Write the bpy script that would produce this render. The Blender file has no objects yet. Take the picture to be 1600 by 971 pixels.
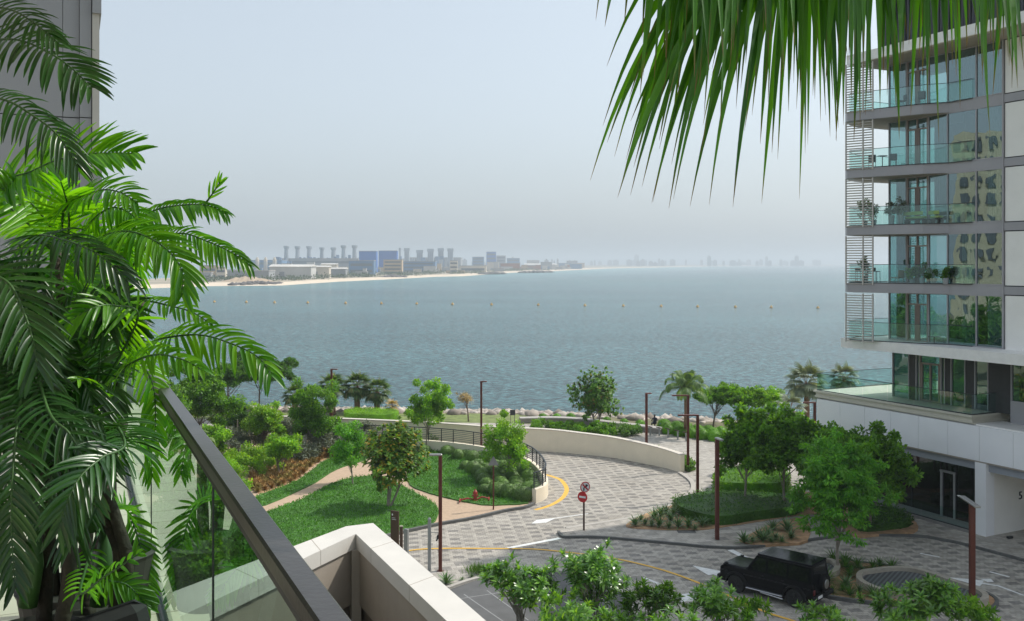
import bpy, bmesh, math, random
import numpy as np
from mathutils import Vector, Matrix, Quaternion
R = math.radians
scene = bpy.context.scene
COL = scene.collection
# ---------------------------------------------------------------- camera
H = 15.0; F = 1500.0; HY = 412.0
cd = bpy.data.cameras.new('camera'); cam = bpy.data.objects.new('camera', cd); COL.objects.link(cam)
cam.location = (0, 0, H); cam.rotation_euler = (R(90), 0, 0)
cd.sensor_width = 36; cd.lens = 36*F/1600; cd.shift_y = -(485.5-HY)/1600
cd.clip_start = 0.05; cd.clip_end = 40000
scene.camera = cam
# ---------------------------------------------------------------- light
SUN_EL, SUN_AZ = 50.0, 24.0      # azimuth measured from +X towards +Y
sv = Vector((math.cos(R(SUN_EL))*math.cos(R(SUN_AZ)), math.cos(R(SUN_EL))*math.sin(R(SUN_AZ)), math.sin(R(SUN_EL))))
w = bpy.data.worlds.new('World'); scene.world = w; w.use_nodes = True
nt = w.node_tree; nt.nodes.clear()
sky = nt.nodes.new('ShaderNodeTexSky'); sky.sky_type = 'NISHITA'; sky.sun_disc = False
sky.sun_elevation = R(SUN_EL); sky.sun_rotation = R(90-SUN_AZ); sky.air_density = 1.0; sky.dust_density = 3.6; sky.ozone_density = 1.0
hs = nt.nodes.new('ShaderNodeHueSaturation'); hs.inputs['Saturation'].default_value = 0.50
bg = nt.nodes.new('ShaderNodeBackground'); bg.inputs['Strength'].default_value = 0.15
wo = nt.nodes.new('ShaderNodeOutputWorld')
tint = nt.nodes.new('ShaderNodeMix'); tint.data_type = 'RGBA'; tint.blend_type = 'MULTIPLY'; tint.inputs[0].default_value = 1; tint.inputs[7].default_value = (.93, .985, 1.01, 1)
nt.links.new(sky.outputs[0], hs.inputs['Color']); nt.links.new(hs.outputs[0], tint.inputs[6]); hzm = nt.nodes.new('ShaderNodeMix'); hzm.data_type = 'RGBA'; hzm.inputs[0].default_value = .55; hzm.inputs[7].default_value = (2.5, 2.85, 3.15, 1)
nt.links.new(tint.outputs[2], hzm.inputs[6]); nt.links.new(hzm.outputs[2], bg.inputs['Color']); nt.links.new(bg.outputs[0], wo.inputs['Surface'])
ld = bpy.data.lights.new('sun', 'SUN'); ld.energy = 2.4; ld.angle = R(1.0); ld.color = (1, .95, .87)
sun = bpy.data.objects.new('sun', ld); COL.objects.link(sun); sun.location = (60, 20, 80)
sun.rotation_euler = (-sv).to_track_quat('-Z', 'Y').to_euler()
scene.view_settings.view_transform = 'Standard'; scene.view_settings.look = 'None'
scene.view_settings.exposure = 0.60; scene.view_settings.gamma = 1.0
cy = scene.cycles
cy.use_denoising = True; cy.max_bounces = 10; cy.transparent_max_bounces = 24; cy.volume_bounces = 0
cy.diffuse_bounces = 4; cy.glossy_bounces = 4; cy.transmission_bounces = 4; cy.sample_clamp_indirect = 6
cy.caustics_reflective = False; cy.caustics_refractive = False
# ---------------------------------------------------------------- pixel to place
def G(px, py, z=0.0):
    Y = F*(H-z)/(py-HY); return Vector(((px-800)*Y/F, Y, z))
def P(px, py, Y):
    return Vector(((px-800)*Y/F, Y, H-(py-HY)*Y/F))
def GP(pts, z=0.0): return [G(x, y, z) for x, y in pts]
# ---------------------------------------------------------------- materials
MATS = {}
def nodes(name):
    m = bpy.data.materials.new(name); m.use_nodes = True; t = m.node_tree; t.nodes.clear()
    o = t.nodes.new('ShaderNodeOutputMaterial'); return m, t, o
def N(t, typ, **kw):
    n = t.nodes.new(typ)
    for k, v in kw.items():
        if k in n.inputs.keys(): n.inputs[k].default_value = v
        else: setattr(n, k, v)
    return n
def c4(c): return (c[0], c[1], c[2], 1)
def ramp(t, src, stops, interp='LINEAR'):
    r = t.nodes.new('ShaderNodeValToRGB'); r.color_ramp.interpolation = interp
    e = r.color_ramp.elements
    while len(e) < len(stops): e.new(0.5)
    for i, (p, c) in enumerate(stops): e[i].position = p; e[i].color = c4(c)
    t.links.new(src, r.inputs[0]); return r.outputs[0]
def coords(t, scale=(1, 1, 1), rot=(0, 0, 0)):
    g = t.nodes.new('ShaderNodeNewGeometry'); mp = t.nodes.new('ShaderNodeMapping')
    mp.inputs['Scale'].default_value = scale; mp.inputs['Rotation'].default_value = rot
    t.links.new(g.outputs['Position'], mp.inputs[0]); return mp.outputs[0]
def solid(name, col, rough=.6, metal=0, var=.12, scale=3.0, bump=0.0, bscale=40.0, spec=.5, stretch=(1, 1, 1), emis=0):
    if name in MATS: return MATS[name]
    m, t, o = nodes(name)
    b = N(t, 'ShaderNodeBsdfPrincipled', Roughness=rough, Metallic=metal); b.inputs['Specular IOR Level'].default_value = spec
    co = coords(t, stretch)
    n = N(t, 'ShaderNodeTexNoise', Scale=scale, Detail=5.0, Roughness=.6); t.links.new(co, n.inputs[0])
    lo = [max(0, c*(1-var)) for c in col]; hi = [min(1, c*(1+var)) for c in col]
    t.links.new(ramp(t, n.outputs[0], [(.32, lo), (.68, hi)]), b.inputs['Base Color'])
    if bump:
        n2 = N(t, 'ShaderNodeTexNoise', Scale=bscale, Detail=3.0); t.links.new(co, n2.inputs[0])
        bp = N(t, 'ShaderNodeBump', Strength=bump, Distance=.02); t.links.new(n2.outputs[0], bp.inputs['Height'])
        t.links.new(bp.outputs[0], b.inputs['Normal'])
    t.links.new(b.outputs[0], o.inputs[0]); MATS[name] = m; return m
def leafmat(name, c1, c2, trans=.35, rough=.5, c3=None, spec=.4, p3=.9, hue=0):
    """leaves: colour differs from leaf to leaf, some light passes through"""
    if name in MATS: return MATS[name]
    m, t, o = nodes(name)
    g = t.nodes.new('ShaderNodeNewGeometry')
    stops = [(0, c1), (.75 if c3 else 1, c2)] + ([(p3, c2), (min(p3+.04, 1), c3)] if c3 else [])
    if not c3: stops = [(0, c1), (1, c2)]
    else: stops = [(0, c1), (p3-.05, c2), (p3, c3), (1, c3)]
    col = ramp(t, g.outputs['Random Per Island'], stops)
    nz = N(t, 'ShaderNodeTexNoise', Scale=.9, Detail=2.0); t.links.new(g.outputs['Position'], nz.inputs[0])
    hv = N(t, 'ShaderNodeHueSaturation'); t.links.new(col, hv.inputs['Color'])
    vr = N(t, 'ShaderNodeMapRange'); vr.inputs[3].default_value = .7; vr.inputs[4].default_value = 1.35; vr.inputs[1].default_value = .3; vr.inputs[2].default_value = .7
    t.links.new(nz.outputs[0], vr.inputs[0]); t.links.new(vr.outputs[0], hv.inputs['Value'])
    b = N(t, 'ShaderNodeBsdfPrincipled', Roughness=rough); b.inputs['Specular IOR Level'].default_value = spec
    t.links.new(hv.outputs[0], b.inputs['Base Color'])
    tr = N(t, 'ShaderNodeBsdfTranslucent')
    mu = N(t, 'ShaderNodeMix', data_type='RGBA', blend_type='MULTIPLY'); mu.inputs[0].default_value = 1
    t.links.new(hv.outputs[0], mu.inputs[6]); mu.inputs[7].default_value = (2.2, 1.9, .5, 1)
    t.links.new(mu.outputs[2], tr.inputs[0])
    mx = N(t, 'ShaderNodeMixShader'); mx.inputs[0].default_value = trans
    t.links.new(b.outputs[0], mx.inputs[1]); t.links.new(tr.outputs[0], mx.inputs[2])
    t.links.new(mx.outputs[0], o.inputs[0]); MATS[name] = m; return m
def glass(name, tint, refl=.0, ior=1.5, rough=0.0, wave=0.0, wscale=1.0, gl=(1, 1, 1)):
    m, t, o = nodes(name)
    fr = N(t, 'ShaderNodeFresnel', IOR=ior)
    ad = N(t, 'ShaderNodeMath', operation='ADD', use_clamp=True); ad.inputs[1].default_value = refl
    t.links.new(fr.outputs[0], ad.inputs[0])
    g = t.nodes.new('ShaderNodeNewGeometry')
    inv = N(t, 'ShaderNodeMath', operation='SUBTRACT'); inv.inputs[0].default_value = 1; t.links.new(g.outputs['Backfacing'], inv.inputs[1])
    mu = N(t, 'ShaderNodeMath', operation='MULTIPLY'); t.links.new(ad.outputs[0], mu.inputs[0]); t.links.new(inv.outputs[0], mu.inputs[1])
    tp = N(t, 'ShaderNodeBsdfTransparent', Color=c4(tint)); gb = N(t, 'ShaderNodeBsdfGlossy', Roughness=rough, Color=c4(gl))
    if wave:
        n = N(t, 'ShaderNodeTexNoise', Scale=wscale, Detail=1.0); t.links.new(coords(t), n.inputs[0])
        bp = N(t, 'ShaderNodeBump', Strength=wave, Distance=.1); t.links.new(n.outputs[0], bp.inputs['Height']); t.links.new(bp.outputs[0], gb.inputs['Normal'])
    mx = N(t, 'ShaderNodeMixShader'); t.links.new(mu.outputs[0], mx.inputs[0])
    t.links.new(tp.outputs[0], mx.inputs[1]); t.links.new(gb.outputs[0], mx.inputs[2]); t.links.new(mx.outputs[0], o.inputs[0])
    MATS[name] = m; return m
# ---------------------------------------------------------------- mesh building
WLOC = {}
def tag(o, label=None, cat=None, group=None, kind=None):
    if label: o['label'] = label
    if cat: o['category'] = cat
    if group: o['group'] = group
    if kind: o['kind'] = kind
    return o
def empty(name, loc, rz=0, **kw):
    o = bpy.data.objects.new(name, None); COL.objects.link(o); o.location = loc; o.rotation_euler = (0, 0, rz); o.empty_display_size = .2
    WLOC[o.name] = Vector(loc) if rz == 0 else Vector((0, 0, 0)); tag(o, **kw); return o
class MB:
    def __init__(s): s.v = []; s.f = []; s.mi = []; s.cur = 0
    def add(s, vs, fs):
        b = len(s.v); s.v += [tuple(v) for v in vs]; s.f += [tuple(b+i for i in f) for f in fs]; s.mi += [s.cur]*len(fs)
    def box(s, c, size, rz=0, M=None):
        x, y, z = size[0]/2, size[1]/2, size[2]/2
        vs = [Vector(p) for p in [(-x,-y,-z),(x,-y,-z),(x,y,-z),(-x,y,-z),(-x,-y,z),(x,-y,z),(x,y,z),(-x,y,z)]]
        if M is None: M = Matrix.Rotation(rz, 4, 'Z')
        s.add([Vector(c)+(M @ v) for v in vs], [(0,3,2,1),(4,5,6,7),(0,1,5,4),(1,2,6,5),(2,3,7,6),(3,0,4,7)]); return s
    def rbox(s, c, size, r=.02, rz=0, M=None):
        """box with cut corners along its vertical and horizontal edges"""
        x, y, z = size[0]/2, size[1]/2, size[2]/2; r = min(r, x*.9, y*.9, z*.9)
        if M is None: M = Matrix.Rotation(rz, 4, 'Z')
        rings = []
        for zz, q in ((-z, r), (-z+r, 0), (z-r, 0), (z, r)):
            a, b = x-q, y-q; k = r if q == 0 else r*.5
            rings.append([(-a+k,-b,zz),(a-k,-b,zz),(a,-b+k,zz),(a,b-k,zz),(a-k,b,zz),(-a+k,b,zz),(-a,b-k,zz),(-a,-b+k,zz)])
        vs = [Vector(c)+(M @ Vector(p)) for rg in rings for p in rg]; fs = [tuple(range(7, -1, -1)), tuple(range(24, 32))]
        for i in range(3):
            for j in range(8): fs.append((i*8+j, i*8+(j+1) % 8, (i+1)*8+(j+1) % 8, (i+1)*8+j))
        s.add(vs, fs); return s
    def prism(s, poly, z0, z1, bottom=True):
        n = len(poly); p = [(q[0], q[1]) for q in poly]
        area = sum(p[i][0]*p[(i+1) % n][1]-p[(i+1) % n][0]*p[i][1] for i in range(n))
        if area < 0: p = p[::-1]
        vs = [(x, y, z0) for x, y in p]+[(x, y, z1) for x, y in p]
        fs = [tuple(range(n, 2*n))]+[(i, (i+1) % n, n+(i+1) % n, n+i) for i in range(n)]
        if bottom: fs.append(tuple(range(n-1, -1, -1)))
        s.add(vs, fs); return s
    def tube(s, pts, rad, n=8, cap=True):
        pts = [Vector(p) for p in pts]; k = len(pts)
        if not hasattr(rad, '__len__'): rad = [rad]*k
        vs = []; up = None
        for i, p in enumerate(pts):
            d = (pts[min(i+1, k-1)]-pts[max(i-1, 0)]).normalized()
            if up is None or abs(d.dot(up)) > .95: up = Vector((0, 0, 1)) if abs(d.z) < .9 else Vector((1, 0, 0))
            a = d.cross(up).normalized(); b = d.cross(a).normalized(); up = b*-1 if abs(d.dot(b)) < .9 else up
            for j in range(n):
                t = 2*math.pi*j/n; vs.append(p+(a*math.cos(t)+b*math.sin(t))*rad[i])
        fs = [(i*n+j, i*n+(j+1) % n, (i+1)*n+(j+1) % n, (i+1)*n+j) for i in range(k-1) for j in range(n)]
        fs = [f[::-1] for f in fs]
        if cap: fs += [tuple(range(n)), tuple(range((k-1)*n, k*n))[::-1]]
        s.add(vs, fs); return s
    def lathe(s, c, prof, n=16, axis='Z', rz=0):
        vs = []
        for r, h in prof:
            for j in range(n):
                t = 2*math.pi*j/n
                p = Vector((r*math.cos(t), r*math.sin(t), h)) if axis == 'Z' else Vector((r*math.cos(t), h, r*math.sin(t)))
                vs.append(Vector(c)+Matrix.Rotation(rz, 4, 'Z') @ p)
        k = len(prof); fs = [(i*n+j, i*n+(j+1) % n, (i+1)*n+(j+1) % n, (i+1)*n+j) for i in range(k-1) for j in range(n)]
        fs += [tuple(range(n))[::-1], tuple(range((k-1)*n, k*n))]
        if axis != 'Z': fs = [f[::-1] for f in fs]
        s.add(vs, fs); return s
    def strip(s, pts, w, z0, z1, closed=False, off=0.0):
        """a wall or band of width w swept along a line on the ground"""
        p = [Vector((q[0], q[1])) for q in pts]; n = len(p); vs = []
        zt = z1 if hasattr(z1, '__len__') else [z1]*n; zb = z0 if hasattr(z0, '__len__') else [z0]*n
        for i in range(n):
            a = p[(i-1) % n] if closed else p[max(i-1, 0)]; b = p[(i+1) % n] if closed else p[min(i+1, n-1)]
            d = (b-a).normalized(); nn = Vector((-d.y, d.x))
            l = p[i]+nn*(w/2+off); r = p[i]-nn*(w/2-off)
            vs += [(l.x, l.y, zb[i]), (r.x, r.y, zb[i]), (r.x, r.y, zt[i]), (l.x, l.y, zt[i])]
        fs = []
        for i in range(n if closed else n-1):
            a, b = i*4, ((i+1) % n)*4
            for j in range(4): fs.append((a+j, a+(j+1) % 4, b+(j+1) % 4, b+j))
        if not closed: fs += [(0, 3, 2, 1), ((n-1)*4, (n-1)*4+1, (n-1)*4+2, (n-1)*4+3)]
        s.add(vs, fs); return s
    def build(s, name, mat, parent=None, local=False, smooth=False, **kw):
        V = np.array(s.v, dtype=float)
        if parent is None and not local:
            loc = Vector((V[:, 0].mean(), V[:, 1].mean(), V[:, 2].min()))
        elif local: loc = Vector((0, 0, 0))
        else: loc = WLOC[parent.name]
        V = V-np.array(loc)
        me = bpy.data.meshes.new(name); me.from_pydata(V.tolist(), [], s.f)
        for m in (mat if isinstance(mat, (list, tuple)) else [mat]): me.materials.append(m)
        if any(s.mi): me.polygons.foreach_set('material_index', s.mi)
        if smooth: me.polygons.foreach_set('use_smooth', [True]*len(me.polygons))
        o = bpy.data.objects.new(name, me); COL.objects.link(o)
        if parent is not None: o.parent = parent; WLOC[o.name] = loc if not local else Vector((0, 0, 0))
        elif not local: o.location = loc; WLOC[o.name] = loc
        else: WLOC[o.name] = Vector((0, 0, 0))
        tag(o, **kw); return o
def arr_mesh(name, V, Fq, mat, parent=None, smooth=False, local=False, uv=None, **kw):
    """fast mesh from numpy arrays of quads"""
    V = np.asarray(V, float); Fq = np.asarray(Fq, np.int32)
    if parent is not None: loc = np.zeros(3) if local else np.array(WLOC[parent.name])
    elif local: loc = np.zeros(3)
    else: loc = np.array([V[:, 0].mean(), V[:, 1].mean(), V[:, 2].min()])
    V = V-loc; k = Fq.shape[1]
    me = bpy.data.meshes.new(name); me.vertices.add(len(V)); me.vertices.foreach_set('co', V.ravel())
    me.loops.add(Fq.size); me.loops.foreach_set('vertex_index', Fq.ravel())
    me.polygons.add(len(Fq)); me.polygons.foreach_set('loop_start', np.arange(0, Fq.size, k, dtype=np.int32)); me.polygons.foreach_set('loop_total', np.full(len(Fq), k, np.int32))
    if smooth: me.polygons.foreach_set('use_smooth', np.ones(len(Fq), bool))
    if uv is not None:
        l = me.uv_layers.new(name='UVMap'); l.data.foreach_set('uv', np.asarray(uv)[Fq.ravel()].ravel())
    me.update(calc_edges=True); me.validate()
    me.materials.append(mat); o = bpy.data.objects.new(name, me); COL.objects.link(o)
    if parent is not None: o.parent = parent
    elif not local: o.location = loc
    WLOC[o.name] = Vector(loc); tag(o, **kw); return o
def spline(pts, n, closed=False):
    P_ = [Vector(p) for p in pts]; k = len(P_); out = []
    segs = k if closed else k-1
    for i in range(segs):
        if closed: a, b, c, d = P_[(i-1) % k], P_[i], P_[(i+1) % k], P_[(i+2) % k]
        else: a, b, c, d = P_[max(i-1, 0)], P_[i], P_[i+1], P_[min(i+2, k-1)]
        for j in range(n):
            t = j/n; out.append(.5*((2*b)+(c-a)*t+(2*a-5*b+4*c-d)*t*t+(3*b-a-3*c+d)*t**3))
    if not closed: out.append(P_[-1])
    return out
def kids(o): return [c for c in COL.objects if c.parent == o]
def copy_tree(o, parent=None):
    c = o.copy(); COL.objects.link(c); c.parent = parent
    for ch in list(o.children): copy_tree(ch, c)
    return c
def norm(a): return a/np.maximum(np.linalg.norm(a, axis=-1, keepdims=True), 1e-9)
def cards(C, D, Nn, L, W, bend=.0):
    """leaf shapes: base C, direction D, face normal Nn; two quads each, bent at the middle"""
    n = len(C); D = norm(D); S = norm(np.cross(D, Nn)); Nn = norm(np.cross(S, D)); L = np.broadcast_to(np.reshape(L, (-1, 1)), (n, 1)); W = np.broadcast_to(np.reshape(W, (-1, 1)), (n, 1))
    b0 = C-S*W*.16; b1 = C+S*W*.16; m = C+D*L*.52+Nn*L*bend*.25; m0 = m-S*W*.5; m1 = m+S*W*.5
    t = C+D*L-Nn*L*bend; t0 = t-S*W*.12; t1 = t+S*W*.12
    V = np.stack([b0, b1, m0, m1, t0, t1], 1).reshape(-1, 3); i = np.arange(n)[:, None]*6
    Fq = np.concatenate([i+np.array([[0, 1, 3, 2]]), i+np.array([[2, 3, 5, 4]])], 1).reshape(-1, 4)
    return V, Fq
def rhomb(C, D, Nn, L, W):
    n = len(C); D = norm(D); S = norm(np.cross(D, Nn)); L = np.reshape(L, (-1, 1)); W = np.reshape(W, (-1, 1))
    V = np.stack([C, C+D*L*.5-S*W*.5, C+D*L, C+D*L*.5+S*W*.5], 1).reshape(-1, 3)
    return V, np.arange(n*4).reshape(-1, 4)
# ================================================================ the setting
def paving(name, light, mid, dark, rot=0.0, bw=1.5, rh=.40, p1=.45, p2=.86):
    m, t, o = nodes(name)
    co = coords(t, (1, 1, 1), (0, 0, rot))
    sp = N(t, 'ShaderNodeSeparateXYZ'); t.links.new(co, sp.inputs[0])
    def M(op, x, y=None):
        n_ = N(t, 'ShaderNodeMath', operation=op)
        for i_, q in enumerate((x, y)):
            if q is None: continue
            if isinstance(q, (int, float)): n_.inputs[i_].default_value = q
            else: t.links.new(q, n_.inputs[i_])
        return n_.outputs[0]
    row = M('FLOOR', M('DIVIDE', sp.outputs[1], rh)); half = M('MULTIPLY', M('MODULO', M('ADD', row, 1000), 2), .5)
    ux = M('ADD', M('DIVIDE', sp.outputs[0], bw), half); cell = M('FLOOR', ux); fr_ = M('FRACT', ux)
    cb = N(t, 'ShaderNodeCombineXYZ'); t.links.new(cell, cb.inputs[0]); t.links.new(row, cb.inputs[1])
    wn = N(t, 'ShaderNodeTexWhiteNoise', noise_dimensions='2D'); t.links.new(cb.outputs[0], wn.inputs['Vector'])
    dk = ramp(t, wn.outputs['Value'], [(0, dark), (p1, [(dark[i]+mid[i])/2 for i in range(3)]), (p2, mid)], 'CONSTANT')
    cb2 = N(t, 'ShaderNodeCombineXYZ'); t.links.new(M('FLOOR', M('MULTIPLY', ux, 3)), cb2.inputs[0]); t.links.new(row, cb2.inputs[1])
    wn2 = N(t, 'ShaderNodeTexWhiteNoise', noise_dimensions='2D'); t.links.new(cb2.outputs[0], wn2.inputs['Vector'])
    lt_ = ramp(t, wn2.outputs['Value'], [(0, light), (.62, [light[i]*.6+mid[i]*.4 for i in range(3)]), (.88, mid)], 'CONSTANT')
    pm = N(t, 'ShaderNodeMix', data_type='RGBA'); t.links.new(M('LESS_THAN', fr_, .38), pm.inputs[0]); t.links.new(lt_, pm.inputs[6]); t.links.new(dk, pm.inputs[7]); r1 = pm.outputs[2]
    # small pavers inside the blocks
    b2 = N(t, 'ShaderNodeTexBrick'); b2.offset = .5
    b2.inputs['Color1'].default_value = (.80, .80, .80, 1); b2.inputs['Color2'].default_value = (1.12, 1.12, 1.12, 1); b2.inputs['Mortar'].default_value = (.55, .54, .52, 1)
    b2.inputs['Scale'].default_value = 1; b2.inputs['Mortar Size'].default_value = .012; b2.inputs['Brick Width'].default_value = bw/6; b2.inputs['Row Height'].default_value = rh/2
    t.links.new(co, b2.inputs['Vector'])
    mu = N(t, 'ShaderNodeMix', data_type='RGBA', blend_type='MULTIPLY'); mu.inputs[0].default_value = .9
    t.links.new(r1, mu.inputs[6]); t.links.new(b2.outputs['Color'], mu.inputs[7])
    nz = N(t, 'ShaderNodeTexNoise', Scale=.35, Detail=6.0, Roughness=.65); t.links.new(co, nz.inputs[0])
    m2 = N(t, 'ShaderNodeMix', data_type='RGBA', blend_type='MULTIPLY'); m2.inputs[0].default_value = 1
    t.links.new(mu.outputs[2], m2.inputs[6]); t.links.new(ramp(t, nz.outputs[0], [(.28, (.74, .71, .67)), (.45, (.98, .97, .95)), (.7, (1.08, 1.07, 1.06))]), m2.inputs[7])
    p = N(t, 'ShaderNodeBsdfPrincipled', Roughness=.75); p.inputs['Specular IOR Level'].default_value = .3
    t.links.new(m2.outputs[2], p.inputs['Base Color']); t.links.new(p.outputs[0], o.inputs[0]); MATS[name] = m; return m
PAVE = paving('patterned_paving', (.425, .395, .35), (.36, .335, .30), (.235, .22, .205), rot=R(-7))
PAVE2 = paving('footway_paving', (.43, .40, .36), (.39, .365, .325), (.26, .245, .225), rot=R(-14), bw=2.2, rh=.6, p1=.3, p2=.55)
PAVE3 = paving('promenade_paving', (.43, .405, .37), (.41, .385, .35), (.365, .34, .31), rot=R(4), bw=1.6, rh=.5)
SOIL = solid('sandy_soil', (.40, .24, .13), .95, var=.3, scale=2.5, bump=.6, bscale=25)
SANDP = solid('sand_path', (.46, .335, .235), .95, var=.12, scale=6, bump=.3, bscale=60)
GROUND = solid('dry_ground', (.16, .15, .08), .95, var=.25, scale=.6)
KERB = solid('dark_kerb_stone', (.11, .11, .105), .8, var=.2, scale=4)
LKERB = solid('pale_kerb_stone', (.42, .39, .35), .8, var=.1, scale=4)
ASPH = solid('asphalt', (.11, .11, .11), .9, var=.12, scale=1.2)
WHITE = solid('white_road_paint', (.72, .72, .70), .7, var=.12, scale=5)
YELL = solid('yellow_road_paint', (.72, .42, .06), .7, var=.12, scale=5)
CREAM = solid('cream_render', (.82, .73, .58), .85, var=.05, scale=.8)

shore_w = [(-400, 125), (-120, 119), (-30, 115), (0, 112), (12, 108), (20, 105), (30, 102), (60, 99), (400, 95)]
shore_t = [(-400, 107), (-120, 102), (-30, 98.5), (0, 96), (12, 93), (20, 90.5), (30, 88.5), (60, 85), (400, 80)]
def sheet(name, poly, z, mat, **kw):
    m = MB(); p = [(q[0], q[1]) for q in poly]
    a = sum(p[i][0]*p[(i+1) % len(p)][1]-p[(i+1) % len(p)][0]*p[i][1] for i in range(len(p)))
    if a < 0: p = p[::-1]
    m.add([(x, y, z) for x, y in p], [tuple(range(len(p)))]); kw.setdefault('kind', 'structure'); return m.build(name, mat, **kw)
m = MB()
n = len(shore_t)
ys = [-250]+[None]
vs = [(x, -250, 0) for x, y in shore_t]+[(x, y, 0) for x, y in shore_t]+[(x, y, -3.4) for x, y in [(a[0], a[1]+3) for a in shore_w]]
fs = []
for i in range(n-1):
    fs.append((i, i+1, n+i+1, n+i)); fs.append((n+i, n+i+1, 2*n+i+1, 2*n+i))
m.add(vs, fs); m.build('ground', GROUND, kind='structure')

# sea
mt, t, o = nodes('sea_water')
co = coords(t)
def nse(sc, det, st, rg=.6):
    mp = N(t, 'ShaderNodeMapping'); mp.inputs['Scale'].default_value = st; t.links.new(co, mp.inputs[0])
    n_ = N(t, 'ShaderNodeTexNoise', Scale=sc, Detail=det, Roughness=rg); t.links.new(mp.outputs[0], n_.inputs[0]); return n_
n1 = nse(1.9, 4.0, (.5, 1, 1), .68); n2 = nse(.05, 5.0, (.5, 1, 1)); n3 = nse(.006, 3.0, (.6, 1.6, 1))
a1 = N(t, 'ShaderNodeMath', operation='MULTIPLY_ADD'); a1.inputs[1].default_value = .9; t.links.new(n2.outputs[0], a1.inputs[0]); t.links.new(n1.outputs[0], a1.inputs[2])
bp = N(t, 'ShaderNodeBump', Strength=1.0, Distance=.8); t.links.new(a1.outputs[0], bp.inputs['Height'])
pr = N(t, 'ShaderNodeBsdfPrincipled', Roughness=.16, IOR=1.33)
sx = N(t, 'ShaderNodeSeparateXYZ'); t.links.new(co, sx.inputs[0])
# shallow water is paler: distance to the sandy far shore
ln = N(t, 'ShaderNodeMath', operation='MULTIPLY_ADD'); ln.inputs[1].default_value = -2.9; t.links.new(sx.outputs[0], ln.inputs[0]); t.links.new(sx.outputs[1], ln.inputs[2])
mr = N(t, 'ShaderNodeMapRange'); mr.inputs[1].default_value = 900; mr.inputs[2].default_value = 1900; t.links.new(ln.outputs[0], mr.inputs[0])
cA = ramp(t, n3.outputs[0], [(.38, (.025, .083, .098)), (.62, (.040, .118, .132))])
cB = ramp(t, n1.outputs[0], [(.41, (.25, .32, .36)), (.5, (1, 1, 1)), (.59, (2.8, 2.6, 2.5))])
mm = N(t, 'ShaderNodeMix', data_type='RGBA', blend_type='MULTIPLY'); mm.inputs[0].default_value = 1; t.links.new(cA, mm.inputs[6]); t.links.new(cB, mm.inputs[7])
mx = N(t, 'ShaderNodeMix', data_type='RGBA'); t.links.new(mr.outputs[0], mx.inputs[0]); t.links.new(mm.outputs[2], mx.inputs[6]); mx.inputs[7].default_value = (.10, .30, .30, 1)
t.links.new(mx.outputs[2], pr.inputs['Base Color']); t.links.new(bp.outputs[0], pr.inputs['Normal']); t.links.new(pr.outputs[0], o.inputs[0])
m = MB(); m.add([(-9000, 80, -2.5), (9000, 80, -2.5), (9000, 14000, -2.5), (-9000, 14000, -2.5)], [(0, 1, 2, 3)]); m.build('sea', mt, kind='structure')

# riprap of pale boulders along the water
rng = np.random.default_rng(5)
bm = bmesh.new(); bmesh.ops.create_icosphere(bm, subdivisions=1, radius=1); bv = np.array([v.co[:] for v in bm.verts]); bf = np.array([[v.index for v in f.verts] for f in bm.faces]); bm.free()
Vs, Fs = [], []
def shore_at(tab, x): return np.interp(x, [a[0] for a in tab], [a[1] for a in tab])
for i in range(4200):
    x = rng.uniform(-62, 62); tt = rng.random()**1.1; y0, y1 = shore_at(shore_t, x)-1.0, shore_at(shore_w, x)+1.5
    if x > 3 and rng.random() < .25: tt = .3+.7*tt
    y = y0+(y1-y0)*tt; z = .05-2.75*tt; r = rng.uniform(.22, .8)
    vv = bv*(1+rng.normal(0, .2, bv.shape))*np.array([rng.uniform(.8, 1.4), rng.uniform(.7, 1.2), rng.uniform(.5, .8)])*r
    a = rng.uniform(0, 6.3); vv = vv @ np.array([[math.cos(a), math.sin(a), 0], [-math.sin(a), math.cos(a), 0], [0, 0, 1]])
    Vs.append(vv+[x, y, z]); Fs.append(bf+i*len(bv))
mt, t, o = nodes('boulder_stone'); g = t.nodes.new('ShaderNodeNewGeometry'); p = N(t, 'ShaderNodeBsdfPrincipled', Roughness=.9)
t.links.new(ramp(t, g.outputs['Random Per Island'], [(0, (.22, .185, .155)), (.5, (.36, .31, .265)), (1, (.52, .46, .40))]), p.inputs['Base Color']); t.links.new(p.outputs[0], o.inputs[0])
arr_mesh('riprap_rocks', np.concatenate(Vs), np.concatenate(Fs), mt, kind='stuff', label='pale boulders piled as riprap along the shore of the promenade')

# paved road, the low ramp ring and the parking bay
inner = [(1.38, 60.1), (1.95, 61), (2.2, 62.4), (2.15, 64), (1.97, 65.7), (1.65, 67.5), (1.24, 69), (.2, 71.3), (-1.7, 73.6), (-5.6, 76.2), (-12, 78.0), (-22, 80)]
outer = [(12.25, 69.0), (11.3, 70.6), (10.06, 72), (7.8, 74.3), (5.4, 75.6), (3, 76.6), (-2, 78.0), (-5.8, 79.6), (-13, 81.6), (-24, 84)]
inner_s = [(p.x, p.y) for p in spline([(a, b, 0) for a, b in inner], 5)]
outer_s = [(p.x, p.y) for p in spline([(a, b, 0) for a, b in outer], 5)]
sheet('road', [(-30, 35)]+[(60, 35), (60, 52), (30, 70), (13, 68.9)]+outer_s+[(-24, 81)]+inner_s[::-1]+[(1.2, 60.0), (-5, 55), (-12, 51), (-30, 45)], .004, PAVE)
# promenade and plaza
shore_in = [(x, y-1.6) for x, y in shore_t if -130 < x < 70]
sheet('promenade', [(13, 68.0)]+[(12.4, 69.0)]+outer_s+[(-24, 84.4), (-120, 84.4)]+[(-120, 96)]+[(-30, 92.5), (0, 90), (12, 88), (20, 86), (34, 84)]+[(34, 63), (20, 60)], .008, PAVE3)
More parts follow.
